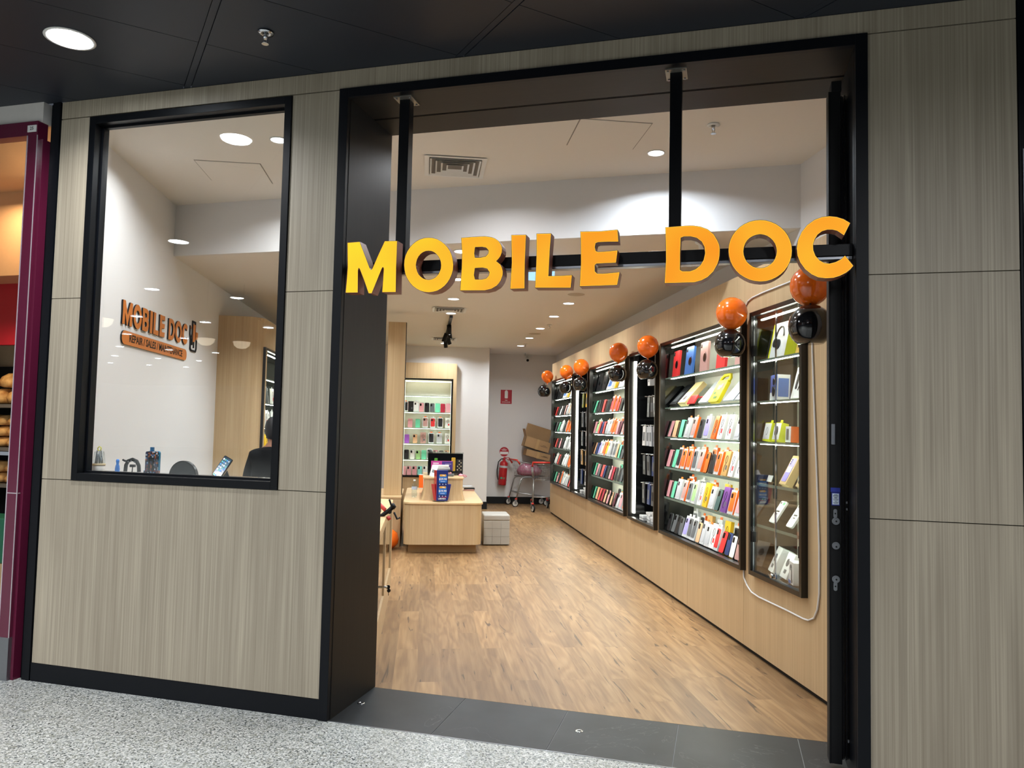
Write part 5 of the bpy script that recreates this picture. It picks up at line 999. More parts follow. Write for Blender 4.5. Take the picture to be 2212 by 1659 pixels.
for a, b_ in ((0.06, 1.08), (1.18, 2.2)): MB().box(-0.018, -0.012, a, b_, 0.22, 0.74).build('glass_door', GLASS, t)
lk = MB().cyl((-0.012, 0.86, 0.33), (0.03, 0.86, 0.33), 0.009, 14).build('cupboard_lock', CHROME, t)
mb = MB(); mb.cyl((0.035, 0.855, 0.33), (0.035, 0.865, 0.33), 0.014, 14); mb.cyl((0.040, 0.855, 0.305), (0.040, 0.865, 0.305), 0.013, 14); mb.box(0.036, 0.040, 0.857, 0.863, 0.27, 0.30); mb.build('keys', BLKM, lk)
# car phone mount
t = thing('car_phone_mount', 'black articulated car phone mount with red arm on the counter edge', 'phone mount', (-0.25, 5.8, 0.816))
A = lambda x, z, y=0.0: (x, y, z)
mb = MB(); mb.lathe([(0, 0), (0.04, 0), (0.042, 0.01), (0.03, 0.02), (0, 0.02)], c=(-0.09, 0, 0), seg=20); mb.build('suction_base', BLKM, t)
mb = MB(); mb.tube([A(-0.09, 0.02), A(-0.05, -0.0), A(0.01, 0.045), A(0.035, 0.07)], 0.017, 10); mb.cyl(A(0.012, 0.035, -0.014), A(0.012, 0.035, 0.014), 0.016, 16); mb.build('lower_arm', BLKM, t)
mb = MB(); mb.tube([A(-0.075, 0.10), A(-0.03, 0.055), A(-0.018, 0.045)], 0.015, 8); mb.tube([A(0.0, 0.0), A(0.014, -0.026)], 0.014, 8); mb.build('red_arm', mt('mount_red', '#c8433f', 0.4), t)
mb = MB(); mb.cyl(A(0.03, 0.07), A(0.05, 0.085), 0.026, 16, r2=0.018); mb.box(0.045, 0.055, -0.03, 0.03, 0.055, 0.115, T=Matrix.Rotation(radians(-20), 4, 'Y')); mb.tube([A(0.045, 0.03), A(0.07, -0.02), A(0.09, -0.008)], 0.008, 6); mb.build('phone_cradle', BLKM, t)
t = thing('dark_tin', 'small dark round tin on the left counter', 'tin', (-0.36, 6.1, 0.816)); MB().lathe([(0, 0), (0.045, 0), (0.045, 0.05), (0.04, 0.055), (0, 0.055)], seg=24).build('tin_body', mt('tin_grey', '#3c3f42', 0.3, 0.5), t)

# ------------------------------------------------------------------ rear alcove: signs, extinguisher, trolleys, cartons
t = thing('extinguisher_sign', 'square red fire extinguisher sign on the back wall', 'sign', (1.5875, YB - 0.004, 2.086))
MB().box(-0.11, 0.11, 0, 0.004, -0.137, 0.137).build('sign_plate', REDP, t)
mb = MB(); mb.rbox(0.062, 0.001, 0.145, 0.014, c=(0, -0.001, -0.03)); mb.box(-0.018, 0.018, -0.001, 0, 0.112, 0.128); mb.build('extinguisher_symbol', WPLAST, t)
textmesh('sign_text', 'FIRE', 0.028, WPLAST, t, TR(0, -0.001, -0.07) @ FACE, fat=0.0004); textmesh('sign_text', 'EXTINGUISHER', 0.024, WPLAST, t, TR(0, -0.001, -0.105) @ FACE, fat=0.0004)
t = thing('round_fire_notice', 'round red and white fire notice above the extinguisher', 'sign', (1.57, YB - 0.004, 1.01))
MB().cyl((0, 0, 0), (0, 0.004, 0), 0.092, 40).build('notice_disc', REDP, t); MB().box(-0.082, 0.082, -0.001, 0, -0.05, 0.0).build('white_band', WPLAST, t)
mb = MB(); [mb.box(-w_ / 2, w_ / 2, -0.0012, 0, z, z + 0.006) for w_, z in ((0.05, 0.055), (0.11, 0.035), (0.08, 0.022))]; mb.build('notice_text_lines', WPLAST, t)
t = thing('fire_extinguisher', 'red fire extinguisher with silver band hung on the back wall', 'fire extinguisher', (1.53, YB - 0.10, 0.37)); t.rotation_euler = (0, radians(4), 0)
MB().lathe([(0, 0), (0.075, 0), (0.08, 0.012), (0.08, 0.40), (0.072, 0.435), (0.045, 0.46), (0.03, 0.47), (0.03, 0.49), (0, 0.49)], seg=32).build('cylinder', mt('extinguisher_red', '#b01b22', 0.3, coat=0.3), t)
MB().lathe([(0.0808, 0.335), (0.0808, 0.375)], seg=32).build('silver_band', mt('band_silver', '#c3c5c9', 0.4), t); mb = MB(); mb.box(-0.05, 0.03, -0.079, -0.076, 0.12, 0.155); mb.build('green_label_panel', mt('label_teal', '#3f8f6f', 0.5), t)
mb = MB(); mb.cyl((0, 0, 0.48), (0, 0, 0.53), 0.024, 16); mb.box(-0.01, 0.10, -0.012, 0.012, 0.53, 0.542); mb.tube([(0.0, 0, 0.52), (0.05, 0, 0.515), (0.10, 0, 0.48)], 0.006, 6); mb.build('valve_and_lever', mt('extinguisher_red', ''), t)
mb = MB(); mb.tube([(-0.01, 0, 0.51), (-0.06, -0.01, 0.50), (-0.11, -0.02, 0.44), (-0.12, -0.02, 0.30), (-0.105, -0.02, 0.16), (-0.09, -0.03, 0.10)], 0.010, 8); mb.build('hose', BLKM, t); MB().box(-0.085, 0.085, 0.0, 0.095, 0.09, 0.105).build('wall_bracket', BLKM, t)

def wheel(t, x, y, z=0.062, r=0.062, rz=0.0):
    M = TR(x, y, z) @ Matrix.Rotation(rz, 4, 'Z')
    c = MB(M=M).cyl((0, -0.013, 0), (0, 0.013, 0), r, 28).build('castor_wheel', BLKM, t)
    MB(M=M).cyl((0, -0.0155, 0), (0, 0.0155, 0), r * 0.78, 24).build('wheel_hub', mt('hub_grey', '#c6c4bd', 0.5), c)
    m = MB(M=M); m.box(-0.012, 0.03, -0.022, -0.018, -0.005, 0.075); m.box(-0.012, 0.03, 0.018, 0.022, -0.005, 0.075); m.cyl((0, -0.024, 0), (0, 0.024, 0), 0.008, 8); m.build('castor_fork', STEEL, c)
    m = MB(M=M); m.cyl((0.015, 0, 0.070), (0.015, 0, 0.098), 0.022, 14); m.build('red_collar', mt('trolley_red', '#c8352a', 0.4), c)
def trolley(label, loc, rz, L=0.80, Wd=0.30):
    t = thing('shopping_trolley', label, 'shopping trolley', loc, (0, 0, rz))
    TR_ = mt('trolley_red', '#c8352a', 0.4); TM = mt('trolley_steel', '#a6a8a8', 0.3, 0.85)
    # basket: wire grid; handle at x=0, nose at x=L
    x0, x1, zt0, zt1, zb0, zb1 = 0.05, L, 0.84, 0.76, 0.56, 0.56; b0, b1 = 0.10, L - 0.07
    mb = MB(); nw = 13
    for s in (-1, 1):
        for k in range(nw):
            f = k / (nw - 1); mb.tube([(x0 + (x1 - x0) * f, s * Wd * (1 - 0.25 * f), zt0 + (zt1 - zt0) * f), (b0 + (b1 - b0) * f, s * Wd * 0.82 * (1 - 0.25 * f), zb0)], 0.0022, 4)
        for q in (0.25, 0.5, 0.75):
            mb.tube([(x0 + (b0 - x0) * q, s * Wd * (1 - 0.18 * q), zt0 - (zt0 - zb0) * q), (x1 + (b1 - x1) * q, s * Wd * 0.75 * (1 - 0.18 * q), zt1 - (zt1 - zb0) * q)], 0.0022, 4)
    for k in range(9):
        f = k / 8 * 2 - 1
        mb.tube([(b0, f * Wd * 0.82, zb0), (b1, f * Wd * 0.62, zb0)], 0.0022, 4); mb.tube([(x0, f * Wd, zt0), (b0, f * Wd * 0.82, zb0)], 0.0022, 4); mb.tube([(x1, f * Wd * 0.75, zt1), (b1, f * Wd * 0.62, zb0)], 0.0022, 4)
    for q in (0.33, 0.66): mb.tube([(x0 + 0.05 * q, -Wd * (1 - 0.18 * q), zt0 - 0.28 * q), (x0 + 0.05 * q, Wd * (1 - 0.18 * q), zt0 - 0.28 * q)], 0.0022, 4)
    mb.tube([(x0, -Wd, zt0), (x1, -Wd * 0.75, zt1), (x1, Wd * 0.75, zt1), (x0, Wd, zt0)], 0.006, 6, closed=True); mb.tube([(b0, -Wd * 0.82, zb0), (b1, -Wd * 0.62, zb0), (b1, Wd * 0.62, zb0), (b0, Wd * 0.82, zb0)], 0.006, 6, closed=True)
    mb.build('wire_basket', TM, t)
    MB().cyl((0.0, -Wd - 0.01, 0.875), (0.0, Wd + 0.01, 0.875), 0.016, 14).build('handle', TR_, t)
    mb = MB()
    for s in (-1, 1):
        mb.cyl((0.0, s * Wd, 0.875), (0.06, s * Wd, 0.80), 0.012, 10, r2=0.018)
    mb.build('red_handle_bracket', TR_, t)
    for s in (-1, 1):
        mb = MB(); mb.tube([(0.45, s * Wd * 0.72, 0.545), (0.18, s * Wd * 0.8, 0.545), (0.12, s * Wd * 0.85, 0.53), (0.09, s * Wd * 0.88, 0.49), (0.0, s * Wd * 0.95, 0.12)], 0.0125, 10)
        mb.tube([(0.035, s * Wd * 0.93, 0.26), (L * 0.95, s * Wd * 0.62, 0.17), (L * 0.98, s * Wd * 0.62, 0.13)], 0.0115, 10); mb.build('side_tube', TM, t)
        wheel(t, -0.015, s * Wd * 0.95, rz=0.3 * s); wheel(t, L * 0.965, s * Wd * 0.62)
    mb = MB(); mb.tube([(0.035, -Wd * 0.93, 0.26), (0.035, Wd * 0.93, 0.26)], 0.009, 8); mb.build('cross_tube', TM, t)
    return t
trolley('shopping trolley holding pink bags beside the fire extinguisher', (1.71, 14.60, 0), 0.20, L=0.66, Wd=0.235)
trolley('nearer shopping trolley seen end-on at the edge of the cabinets', (2.18, 13.52, 0), pi / 2 + 0.0, L=0.72, Wd=0.24)
t = thing('plastic_bag', 'clear bag of pink items heaped in the rear trolley', 'bag', (2.03, 14.66, 0.57))
mb = MB(); mb.lathe([(0, 0.24), (0.06, 0.235), (0.12, 0.19), (0.15, 0.10), (0.14, 0.02), (0.10, 0.004), (0, 0.003)], seg=22, sx=1.6, sy=0.85)
for v_ in mb.bm.verts: v_.co += Vector((noise.noise(v_.co * 22), noise.noise(v_.co * 22 + Vector((5, 0, 0))), noise.noise(v_.co * 22 + Vector((0, 9, 0))))) * 0.022; v_.co.z = max(v_.co.z, 0.004)
mb.build('bag_contents', mt('pink_bag_plastic', '#a8657c', 0.3, coat=0.3, noisy=0.35, scale=24), t)
def carton(label, loc, rot, w_, d_, h_, flap=True, extra=None):
    t = thing('cardboard_box', label, 'cardboard box', loc, rot, 'cartons heaped behind the trolleys')
    mb = MB(); mb.box(-w_ / 2, w_ / 2, -d_ / 2, -d_ / 2 + 0.006, 0, h_); mb.box(-w_ / 2, w_ / 2, d_ / 2 - 0.006, d_ / 2, 0, h_); mb.box(-w_ / 2, -w_ / 2 + 0.006, -d_ / 2, d_ / 2, 0, h_); mb.box(w_ / 2 - 0.006, w_ / 2, -d_ / 2, d_ / 2, 0, h_); mb.box(-w_ / 2, w_ / 2, -d_ / 2, d_ / 2, 0, 0.006); mb.build('box_body', CARD, t)
    if flap:
        MB(M=TR(0, d_ / 2 - 0.004, h_) @ Matrix.Rotation(radians(-8), 4, 'X')).box(-w_ / 2, w_ / 2, 0, 0.004, 0, 0.26).build('box_flap', CARD, t)
        MB(M=TR(-w_ / 2 + 0.004, 0, h_) @ Matrix.Rotation(radians(-30), 4, 'Y')).box(-0.004, 0, -d_ / 2, d_ / 2, 0, 0.14).build('box_flap', CARD, t)
    MB().box(-0.025, 0.025, -d_ / 2 - 0.001, -d_ / 2, 0, h_).build('packing_tape', mt('tape_brown', '#b08f62', 0.35), t); mb = MB(); mb.box(0.06, 0.20, -d_ / 2 - 0.0015, -d_ / 2, h_ * 0.45, h_ * 0.45 + 0.006); mb.box(0.10, 0.17, -d_ / 2 - 0.0015, -d_ / 2, h_ * 0.55, h_ * 0.55 + 0.006); mb.build('printed_line', INK, t)
    return t
carton('large open cardboard box tilted on top of the heap behind the trolleys', (2.13, 14.66, 1.075), (0, radians(16), 0), 0.50, 0.36, 0.20)
carton('cardboard box under the tilted one, behind the trolleys', (2.16, 14.68, 0.905), (0, radians(14), 0), 0.48, 0.38, 0.13, flap=False)

# ------------------------------------------------------------------ things on the window ledge
LZ = 1.171
def lt_(name, label, cat, u, v=0.20, rz=0): return fthing(name, label, cat, u, v, LZ, rz=rz)
t = lt_('tool_jar', 'clear lidded jar of screw bits at the left end of the window ledge', 'jar', -1.625)
MB().lathe([(0, 0.0), (0.038, 0.0), (0.038, 0.012), (0.034, 0.014)], seg=24).build('wooden_base', mt('jar_base_cream', '#c9ad7f', 0.5), t); MB().lathe([(0.034, 0.013), (0.035, 0.045), (0.0, 0.045)], seg=24).build('printed_label_band', mt('jar_label', '#c4bcb4', 0.5), t)
MB().lathe([(0.0355, 0.046), (0.037, 0.05), (0.037, 0.058), (0.0, 0.058)], seg=24).build('middle_ring', mt('jar_base_cream', ''), t)
MB().lathe([(0.0345, 0.058), (0.0335, 0.085), (0.026, 0.13), (0.0, 0.131)], seg=24).build('clear_dome', ACRYL, t)
mb = MB()
for k in range(9):
    a = k * 0.7; mb.cyl((0.02 * cos(a), 0.02 * sin(a), 0.059), (0.012 * cos(a), 0.012 * sin(a), 0.095 + 0.02 * (k % 3)), 0.004, 6)
mb.build('bits', GREYP, t); MB().tube([(0.012 * cos(a), 0, 0.146 + 0.012 * sin(a)) for a in [k * pi / 6 for k in range(12)]], 0.003, 6, closed=True).build('yellow_loop', mt('loop_yellow', '#d8d24a', 0.4), t)
t = lt_('blue_tool', 'small blue bottle-shaped tool on the window ledge', 'tool', -1.48, 0.19)
MB().lathe([(0, 0), (0.017, 0), (0.018, 0.006), (0.012, 0.010), (0.014, 0.03), (0.011, 0.05), (0.007, 0.06), (0.010, 0.078), (0.007, 0.088), (0, 0.089)], seg=20).build('tool_body', mt('tool_blue', '#2f7fd6', 0.35), t)
t = lt_('clamp_handle', 'black arched phone mount with two suction feet on the window ledge', 'phone mount', -1.385)
mb = MB(); arch = [(-0.047, 0.018), (-0.044, 0.055), (-0.030, 0.080), (0.0, 0.090), (0.030, 0.080), (0.046, 0.055), (0.050, 0.018)]
mb.tube([(a, 0, b) for a, b in arch], 0.0105, 10); mb.build('arched_arm', BLKM, t); MB().tube([(-0.035, 0, 0.078), (-0.055, 0, 0.08), (-0.068, 0, 0.086)], 0.006, 8).build('lever', BLKM, t)
for s, x in ((-1, -0.045), (1, 0.050)): MB().lathe([(0, 0), (0.024, 0), (0.022, 0.006), (0.010, 0.014), (0, 0.015)], c=(x, 0, 0), seg=20).build('suction_foot', mt('foot_grey', '#9da0a3', 0.2), t)
mb = MB(); mb.cyl((0.0, 0.0, 0.0), (0.003, 0, 0.045), 0.003, 8); mb.box(-0.012, 0.018, -0.008, 0.008, 0.045, 0.06); mb.build('screw_peg', BLKM, t)
mb = MB()
for x in (-0.02, 0.0, 0.025): mb.cyl((x, -0.0115, 0.082 if abs(x) < 0.01 else 0.076), (x, -0.0095, 0.082 if abs(x) < 0.01 else 0.076), 0.005, 12)
mb.build('silver_rivets', STEEL, t)
t = lt_('mosaic_phone_case', 'rugged phone case with colourful pixel pattern and blue edge on the ledge', 'phone case', -1.255)
MB().rbox(0.082, 0.014, 0.140, 0.010, c=(0, 0, 0.0)).build('patterned_shell', MOSAIC, t, bevel=0.002); MB().rbox(0.086, 0.010, 0.142, 0.012, c=(0.004, 0.013, 0.0)).build('blue_bumper', mt('bumper_blue', '#2f86a8', 0.4), t)
mb = MB(); mb.box(-0.014, 0.020, -0.006, 0, 0.085, 0.105); mb.box(-0.014, -0.006, -0.008, 0, 0.02, 0.09); mb.box(0.012, 0.020, -0.008, 0, 0.02, 0.09); mb.build('kickstand', BLKM, t); MB().box(-0.010, 0.010, 0.0, 0.012, 0.141, 0.165).build('blue_strap_tab', mt('tab_blue', '#1d5f8d', 0.4), t)
mb = MB(); mb.box(-0.048, -0.034, -0.003, 0.018, 0.0, 0.03); mb.box(0.034, 0.052, -0.003, 0.018, 0.0, 0.03); mb.build('corner_pads', MOSAIC, t, bevel=0.003)
t = lt_('round_mirror_stand', 'black round disc standing half sunk behind the window sill', 'disc', -1.045, 0.215)
def disc(r, y0, y1): return [(r * cos(radians(a)), r * sin(radians(a))) for a in range(0, 181, 6)]
mb = MB(); mb.prism(disc(0.092, 0, 0), [], 0.0, 0.02); mb.build('disc_body', mt('disc_black', '#17191c', 0.35), t, bevel=0.003)
mb = MB(); mb.tube([(0.089 * cos(radians(a)), -0.002, 0.089 * sin(radians(a))) for a in range(0, 181, 6)], 0.004, 8); mb.build('disc_rim', BLK, t)
t = lt_('phone_on_stand', 'phone showing an app-icon home screen on a folding stand', 'phone', -0.815, 0.2); t.rotation_euler = (0, 0, TH)
Mp = Matrix.Rotation(radians(-20), 4, 'X') @ Matrix.Shear('XY', 4, (0, 0)) @ Matrix.Rotation(radians(24), 4, 'Y')
MB(M=TR(0.0, 0, 0.008) @ Mp).rbox(0.064, 0.008, 0.130, 0.008).build('phone_body', BLKM, t)
sc = MB(M=TR(0.0, 0, 0.008) @ Mp); sc.rbox(0.058, 0.0006, 0.122, 0.006, c=(0, -0.001, 0.004))
def screenmat():
    m, nt, b = base('phone_screen_glow'); tc = N(nt, 'ShaderNodeTexCoord'); sx = N(nt, 'ShaderNodeSeparateXYZ'); nt.links.new(tc.outputs['Object'], sx.inputs[0]); mr = N(nt, 'ShaderNodeMapRange'); mr.inputs[2].default_value = 0.12; nt.links.new(sx.outputs['Z'], mr.inputs[0])
    rp = N(nt, 'ShaderNodeValToRGB'); e = rp.color_ramp.elements; e[0].color = S('#5d8a6b') + (1,); e[1].color = S('#1b3a52') + (1,)
    for p, c in ((0.2, '#b59a6e'), (0.38, '#8f9cc4'), (0.6, '#3a7ca0')): k = e.new(p); k.color = S(c) + (1,)
    nt.links.new(mr.outputs[0], rp.inputs[0]); nt.links.new(rp.outputs[0], b.inputs['Emission Color']); b.inputs['Emission Strength'].default_value = 0.8; b.inputs['Base Color'].default_value = (0.01, 0.01, 0.01, 1); b.inputs['Roughness'].default_value = 0.1; return m
so = sc.build('screen', screenmat(), t)
mb = MB(M=TR(0.0, 0, 0.008) @ Mp)
for r_ in range(6):
    for c_ in range(4):
        if r_ == 1 and c_ > 2: continue
        if r_ == 5: z_ = 0.010
        else: z_ = 0.110 - r_ * 0.0165
        mb.box(-0.024 + c_ * 0.0132, -0.0155 + c_ * 0.0132, -0.0022, -0.0016, z_ - 0.0045, z_ + 0.0045, (r_ + c_) % 4)
mb.build('app_icons', [mt('icon_white', '#ffffff', 0.4, emit='#ffffff', es=0.9), mt('icon_teal', '#4fb0a8', 0.4, emit='#6fc0b8', es=0.8), mt('icon_blue', '#4a8fd8', 0.4, emit='#5aa0e8', es=0.8), mt('icon_grey', '#c4c8ce', 0.4, emit='#c4c8ce', es=0.7)], so)
mb = MB(); mb.prism([(0.02, 0.0), (0.07, 0.0), (0.052, 0.045)], [], 0.03, 0.036); mb.box(-0.03, 0.06, 0.0, 0.06, 0, 0.006); mb.build('stand_leg', BLKM, t)
t = lt_('black_rod', 'thin black rod lying on the ledge behind the blue tool', 'rod', -1.50, 0.24); MB().cyl((-0.07, 0.02, 0.006), (0.10, -0.01, 0.006), 0.006, 10).build('rod', BLKM, t)

# ------------------------------------------------------------------ person on a stool behind the counter
def skin(name, verts, edges, radii, mat, parent, sub=2):
    me = bpy.data.meshes.new(name); me.from_pydata(verts, edges, []); o = bpy.data.objects.new(name, me); COL.objects.link(o); o.parent = parent
    m = o.modifiers.new('skin', 'SKIN'); m.use_smooth_shade = True
    for i, r in enumerate(radii): me.skin_vertices[0].data[i].radius = r if isinstance(r, tuple) else (r, r)
    me.skin_vertices[0].data[0].use_root = True
    s = o.modifiers.new('sub', 'SUBSURF'); s.levels = sub; s.render_levels = sub
    dg = bpy.context.evaluated_depsgraph_get(); nm = bpy.data.meshes.new_from_object(o.evaluated_get(dg)); bpy.data.objects.remove(o)
    nm.materials.clear(); nm.materials.append(mat)
    for p in nm.polygons: p.use_smooth = True
    return put(name, nm, parent)
SKIN = mt('skin', '#9c6f57', 0.5); HAIR = mt('dark_hair', '#100e0e', 0.55, bump=0.6, scale=120); SHIRT = mt('black_shirt', '#08090b', 0.85, spec=0.2, noisy=0.15, scale=20); JEAN = mt('dark_trousers', '#1d2129', 0.85)
pr = thing('person', 'person in a black shirt seated with back to the window', 'person', (-1.345, 7.0, 0), (0, 0, radians(-12)))
P0 = 0.66   # seat height
V = [(0, 0, P0 + 0.10), (0, 0.0, P0 + 0.26), (0, 0.0, P0 + 0.42), (0, 0.03, P0 + 0.54), (0, 0.06, P0 + 0.62), (0, 0.075, P0 + 0.68), (0, 0.085, P0 + 0.76), (0, 0.09, P0 + 0.83),
     (-0.14, 0.02, P0 + 0.52), (-0.19, 0.03, P0 + 0.38), (-0.24, 0.10, P0 + 0.24), (-0.20, 0.30, P0 + 0.22), (-0.17, 0.36, P0 + 0.22),
     (0.14, 0.02, P0 + 0.52), (0.19, 0.03, P0 + 0.38), (0.24, 0.10, P0 + 0.24), (0.20, 0.30, P0 + 0.22), (0.17, 0.36, P0 + 0.22),
     (-0.10, 0.05, P0 + 0.07), (-0.13, 0.42, P0 + 0.07), (-0.13, 0.40, 0.36), (-0.13, 0.42, 0.26), (0.10, 0.05, P0 + 0.07), (0.13, 0.42, P0 + 0.07), (0.13, 0.40, 0.36), (0.13, 0.42, 0.26)]
E_ = [(0, 1), (1, 2), (2, 3), (3, 4), (4, 5), (5, 6), (6, 7), (3, 8), (8, 9), (9, 10), (10, 11), (11, 12), (3, 13), (13, 14), (14, 15), (15, 16), (16, 17), (0, 18), (18, 19), (19, 20), (20, 21), (0, 22), (22, 23), (23, 24), (24, 25)]
Rr = [(0.16, 0.12), (0.15, 0.11), (0.17, 0.115), (0.15, 0.095), (0.058, 0.055), (0.055, 0.055), (0.082, 0.095), (0.078, 0.09), 0.075, 0.055, 0.045, 0.033, 0.026, 0.075, 0.055, 0.045, 0.033, 0.026, 0.09, 0.06, 0.05, 0.038, 0.09, 0.06, 0.05, 0.038]
body = skin('body', V, E_, Rr, SKIN, pr)
shirt = skin('shirt', [V[0], V[1], V[2], V[3], (0, 0.05, P0 + 0.60), V[8], V[9], V[10], V[13], V[14], V[15]], [(0, 1), (1, 2), (2, 3), (3, 4), (3, 5), (5, 6), (6, 7), (3, 8), (8, 9), (9, 10)], [(0.18, 0.14), (0.175, 0.13), (0.18, 0.13), (0.15, 0.11), (0.07, 0.068), 0.085, 0.072, 0.058, 0.085, 0.072, 0.058], SHIRT, pr)
skin('trousers', [V[0], V[18], V[19], V[20], V[21], V[22], V[23], V[24], V[25]], [(0, 1), (1, 2), (2, 3), (3, 4), (0, 5), (5, 6), (6, 7), (7, 8)], [(0.17, 0.13), 0.11, 0.075, 0.06, 0.05, 0.11, 0.075, 0.06, 0.05], JEAN, pr)
mb = MB(); mb.lathe([(0, 0.125), (0.05, 0.115), (0.082, 0.075), (0.092, 0.02), (0.088, -0.035), (0.070, -0.075), (0.045, -0.09)], c=(0, 0.082, P0 + 0.765), seg=28, sx=0.95, sy=1.12)
for v_ in mb.bm.verts:
    if v_.co.y > 0.15: v_.co.z = max(v_.co.z, P0 + 0.80)
    v_.co += Vector((noise.noise(v_.co * 30), 0, noise.noise(v_.co * 34))) * 0.006
mb.build('hair', HAIR, pr)
mb = MB()
for s in (-1, 1): mb.lathe([(0, 0.03), (0.012, 0.02), (0.015, 0), (0.008, -0.022), (0, -0.028)], c=(s * 0.092, 0.10, P0 + 0.755), seg=12, sx=0.5)
mb.build('ears', SKIN, pr)
mb = MB(); mb.lathe([(0, 0.02), (0.011, 0.0), (0.013, -0.012), (0, -0.016)], c=(0, 0.185, P0 + 0.755), seg=10); mb.build('nose', SKIN, pr)
mb = MB(); [mb.lathe([(0, 0.006), (0.010, 0), (0, -0.006)], c=(s * 0.032, 0.173, P0 + 0.785), seg=10) for s in (-1, 1)]; mb.build('eyes', BLKM, pr)
for s in (-1, 1):
    mb = MB(); hx, hy, hz_ = s * 0.16, 0.385, P0 + 0.218
    mb.lathe([(0, 0.012), (0.03, 0.010), (0.04, 0), (0.03, -0.012), (0, -0.014)], c=(hx, hy, hz_), seg=14, sy=1.1)
    for k in range(4): mb.tube([(hx - 0.027 + k * 0.018, hy + 0.03, hz_), (hx - 0.029 + k * 0.019, hy + 0.06, hz_ + 0.004), (hx - 0.030 + k * 0.020, hy + 0.085 - abs(k - 1.4) * 0.007, hz_ - 0.010)], 0.0085, 8)
    mb.tube([(hx - s * 0.03, hy, hz_), (hx - s * 0.052, hy + 0.03, hz_ - 0.002), (hx - s * 0.056, hy + 0.05, hz_ - 0.008)], 0.009, 8); mb.build('hand', SKIN, pr)
    mb = MB(); mb.box(s * 0.13 - 0.045, s * 0.13 + 0.045, 0.34, 0.58, 0.236, 0.30); mb.build('shoe', BLKM, pr, bevel=0.025, seg=3)
t = thing('work_stool', 'black stool under the seated person', 'stool', (-1.345, 7.0, 0), (0, 0, radians(-12)))
MB().lathe([(0, 0.645), (0.17, 0.64), (0.18, 0.62), (0.17, 0.59), (0, 0.59)], seg=32).build('seat', BLKM, t); mb = MB(); mb.cyl((0, 0, 0.03), (0, 0, 0.59), 0.028, 16); mb.build('stem', CHROME, t); MB().lathe([(0, 0.03), (0.20, 0.02), (0.22, 0), (0, 0)], seg=32).build('base', CHROME, t)
mb = MB(); mb.tube([(-0.20, 0.10, 0.235), (-0.16, 0.48, 0.225), (0.16, 0.48, 0.225), (0.20, 0.10, 0.235)], 0.010, 8); mb.tube([(-0.20, 0.10, 0.235), (0, 0, 0.235), (0.2, 0.1, 0.235)], 0.010, 8); mb.build('foot_rest', CHROME, t)

# ------------------------------------------------------------------ neighbouring bakery beyond the left column
mb = MB(); u0, u1 = -2.0, -1.93
mb.box(-2.022, -1.948, -0.05, 0.02, 0.24, 3.16); mb.box(-3.6, -2.022, -0.05, 0.02, 3.16, 3.245); mb.box(-2.022, -1.948, -0.05, 0.02, 3.16, 3.245)
mb.box(-2.024, -2.018, -0.052, -0.048, 0.24, 3.16, 1); mb.box(-1.950, -1.946, -0.052, -0.048, 0.24, 3.16, 1); mb.box(-2.024, -1.946, -0.0515, 0.02, 1.055, 1.060, 1); mb.box(-2.022, -1.946, -0.052, 0.03, 0.0, 0.24, 2)
mb.box(-3.6, -1.935, -0.03, 0.04, 3.245, 3.366, 3); mb.box(-1.948, -1.926, -0.03, 0.03, 0.0, 3.14, 0)
struct(mb.build('trim_3', [MAG, mt('tile_edge_trim', '#d8cdd4', 0.3, 0.5), STEEL, WHITE], M=FM))
t = fthing('shop_number_plate', 'small white plate reading 25 on the magenta bakery frame', 'sign', -1.988, -0.052, 3.20); MB().box(-0.032, 0.032, -0.002, 0.002, -0.02, 0.02).build('plate', WPLAST, t); textmesh('number_text', '25', 0.028, INK, t, TR(0, -0.0025, 0) @ FACE)
def bslab(name, u_l, v0, v1, z0, z1, mat, off=-2.32):
    """bakery part whose right end follows the slanted party wall"""
    mb = MB(); mb.prism([(u_l, v0), (uX(off, v0), v0), (uX(off, v1), v1), (u_l, v1)], [], z0, z1, mapf=lambda a, b, d: (a, b, d)); return struct(mb.build(name, mat, M=FM))
BTAN = mt('bakery_wall_tan', '#b7a284', 0.7); BCOP = mt('bakery_ceiling_copper', '#c79a70', 0.35, coat=0.3)
bslab('wall_bakery_back', -4.6, 2.0, 2.06, 0, 3.4, BTAN); bslab('ceiling_bakery', -4.6, 0.02, 2.0, 3.30, 3.36, BCOP); bslab('ceiling_bakery_drop', -4.6, 1.2, 2.0, 2.62, 2.66, BCOP); bslab('wall_bakery_bulkhead', -4.6, 1.2, 1.24, 2.66, 3.30, BCOP)
bslab('wall_bakery_band', -4.6, 1.5, 1.56, 2.10, 2.62, REDP)
mb = MB(); mb.box(-4.6, -4.54, 0.02, 2.0, 0, 3.3); struct(mb.build('wall_bakery_side', BTAN, M=FM))
area('bakery_fill', W(-3.4, 0.9, 3.2), 0.3, 11, (1.0, 0.78, 0.5)); area('bakery_fill', W(-3.5, 1.05, 2.3), 0.25, 8, (1.0, 0.80, 0.55))  # two added warm fills with no fitting, for the bakery and its bread
t = fthing('bread_rack', 'dark bakery rack with steel shelves behind the magenta frame', 'bread rack', -3.75, 1.55, 0)
MB().box(-0.75, 0.55, 0.38, 0.42, 0, 1.95).build('rack_back', BLKM, t); mb = MB(); mb.box(0.52, 0.55, 0, 0.4, 0, 1.95); mb.box(-0.75, -0.72, 0, 0.4, 0, 1.95); mb.build('rack_sides', BLK, t)
SHB = (1.60, 1.235, 0.93, 0.62)
for z in SHB: MB().box(-0.72, 0.52, -0.02, 0.38, z - 0.03, z).build('rack_shelf', STEEL, t)
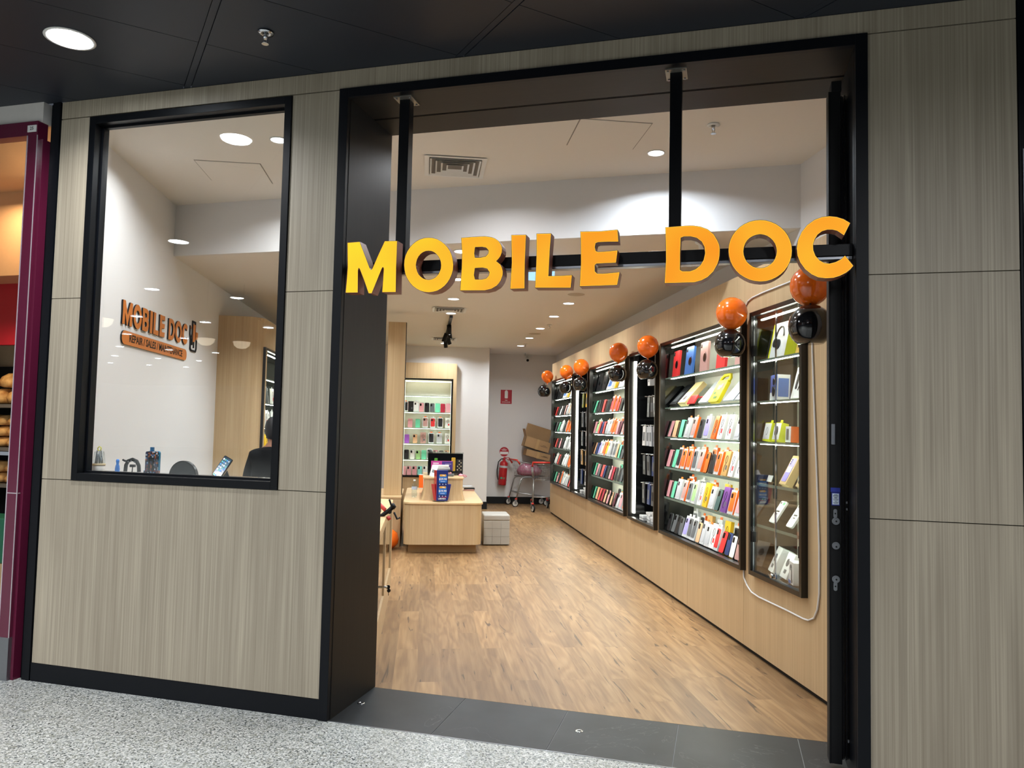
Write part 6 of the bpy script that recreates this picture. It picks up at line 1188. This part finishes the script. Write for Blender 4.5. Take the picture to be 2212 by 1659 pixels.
mb = MB(); mb.box(-0.72, 0.52, -0.022, -0.02, 1.17, 1.20); mb.box(0.10, 0.16, -0.03, -0.02, 1.11, 1.17, 0); mb.build('price_rail', mt('price_rail_grey', '#9fb0c8', 0.5), t)
nl = 0
def loaf(u, v, z, w_, d_, h_, lab, rz=0, tilt=0):
    t = fthing('bread_loaf', lab, 'bread', u, v, z, 'loaves on the bakery rack', rz)
    mb = MB(); mb.lathe([(0, h_ * 0.5), (0.5, h_ * 0.44), (0.85, h_ * 0.2), (1.0, -h_ * 0.1), (0.92, -h_ * 0.42), (0.7, -h_ * 0.5), (0, -h_ * 0.5)], c=(0, 0, h_ * 0.5), seg=20)
    for v_ in mb.bm.verts:
        x, y = v_.co.x, v_.co.y; k = max(abs(x), abs(y)) / max(1e-4, math.hypot(x, y)); s_ = 1 + (1 / max(k, 0.1) - 1) * 0.7
        v_.co.x = x * s_ * w_ * 0.5; v_.co.y = y * s_ * d_ * 0.5
    M = Matrix.Rotation(tilt, 4, 'Y'); mb.build('crust', BREAD, t, M=M)
for j in range(4):
    loaf(-4.05 + j * 0.17, 1.72, 1.602, 0.15, 0.30, 0.14, 'golden loaf on the top bakery shelf, %s from the left' % ORD[j])
for j in range(3): loaf(-3.98 + j * 0.17, 1.72, 1.746, 0.15, 0.28, 0.13, 'golden loaf stacked on the top bakery shelf, %s from the left' % ORD[j], 0, 0)
for si, z in enumerate(SHB[1:3]):
    for lv in range(3 if si == 0 else 2):
        for j in range(5): loaf(-4.15 + j * 0.145, 1.72, z + 0.002 + lv * 0.092, 0.135, 0.30, 0.09, 'loaf on %s bakery shelf, %s layer, %s from the left' % (('second', 'third')[si], ('bottom', 'middle', 'top')[lv], ORD[j]))
t = fthing('green_bin', 'dark green crate low behind the bakery frame', 'crate', -3.7, 1.2, 0.35); MB().box(-0.3, 0.3, 0, 0.25, 0, 0.35).build('crate_body', mt('crate_green', '#1f6b52', 0.5), t, bevel=0.01); MB().box(-0.32, 0.32, -0.02, 0.27, -0.35, 0.0).build('wooden_plinth', IWOOD, t)
# pendant bowls of the cafe across the mall, seen only as reflections
for k, (u, v) in enumerate(((-4.58, -4.88), (-4.33, -5.30), (-4.5, -3.05))):
    t = fthing('pendant_lamp', 'cream bowl pendant across the mall, mirrored in the window, ' + ('middle', 'right', 'left')[k] + ' one', 'pendant lamp', u, v, 2.55, 'pendants mirrored in the window')
    MB().lathe([(0, -0.075), (0.06, -0.065), (0.10, -0.03), (0.115, 0.02), (0.10, 0.02), (0, 0.0)], seg=28).build('glass_bowl', mt('bowl_glow', '#fff2dc', 0.5, emit='#ffe9c8', es=2.2), t); MB().cyl((0, 0, 0), (0, 0, 0.81), 0.006, 8).build('suspension_rod', BLK, t)
for m_ in list(bpy.data.meshes):
    pass
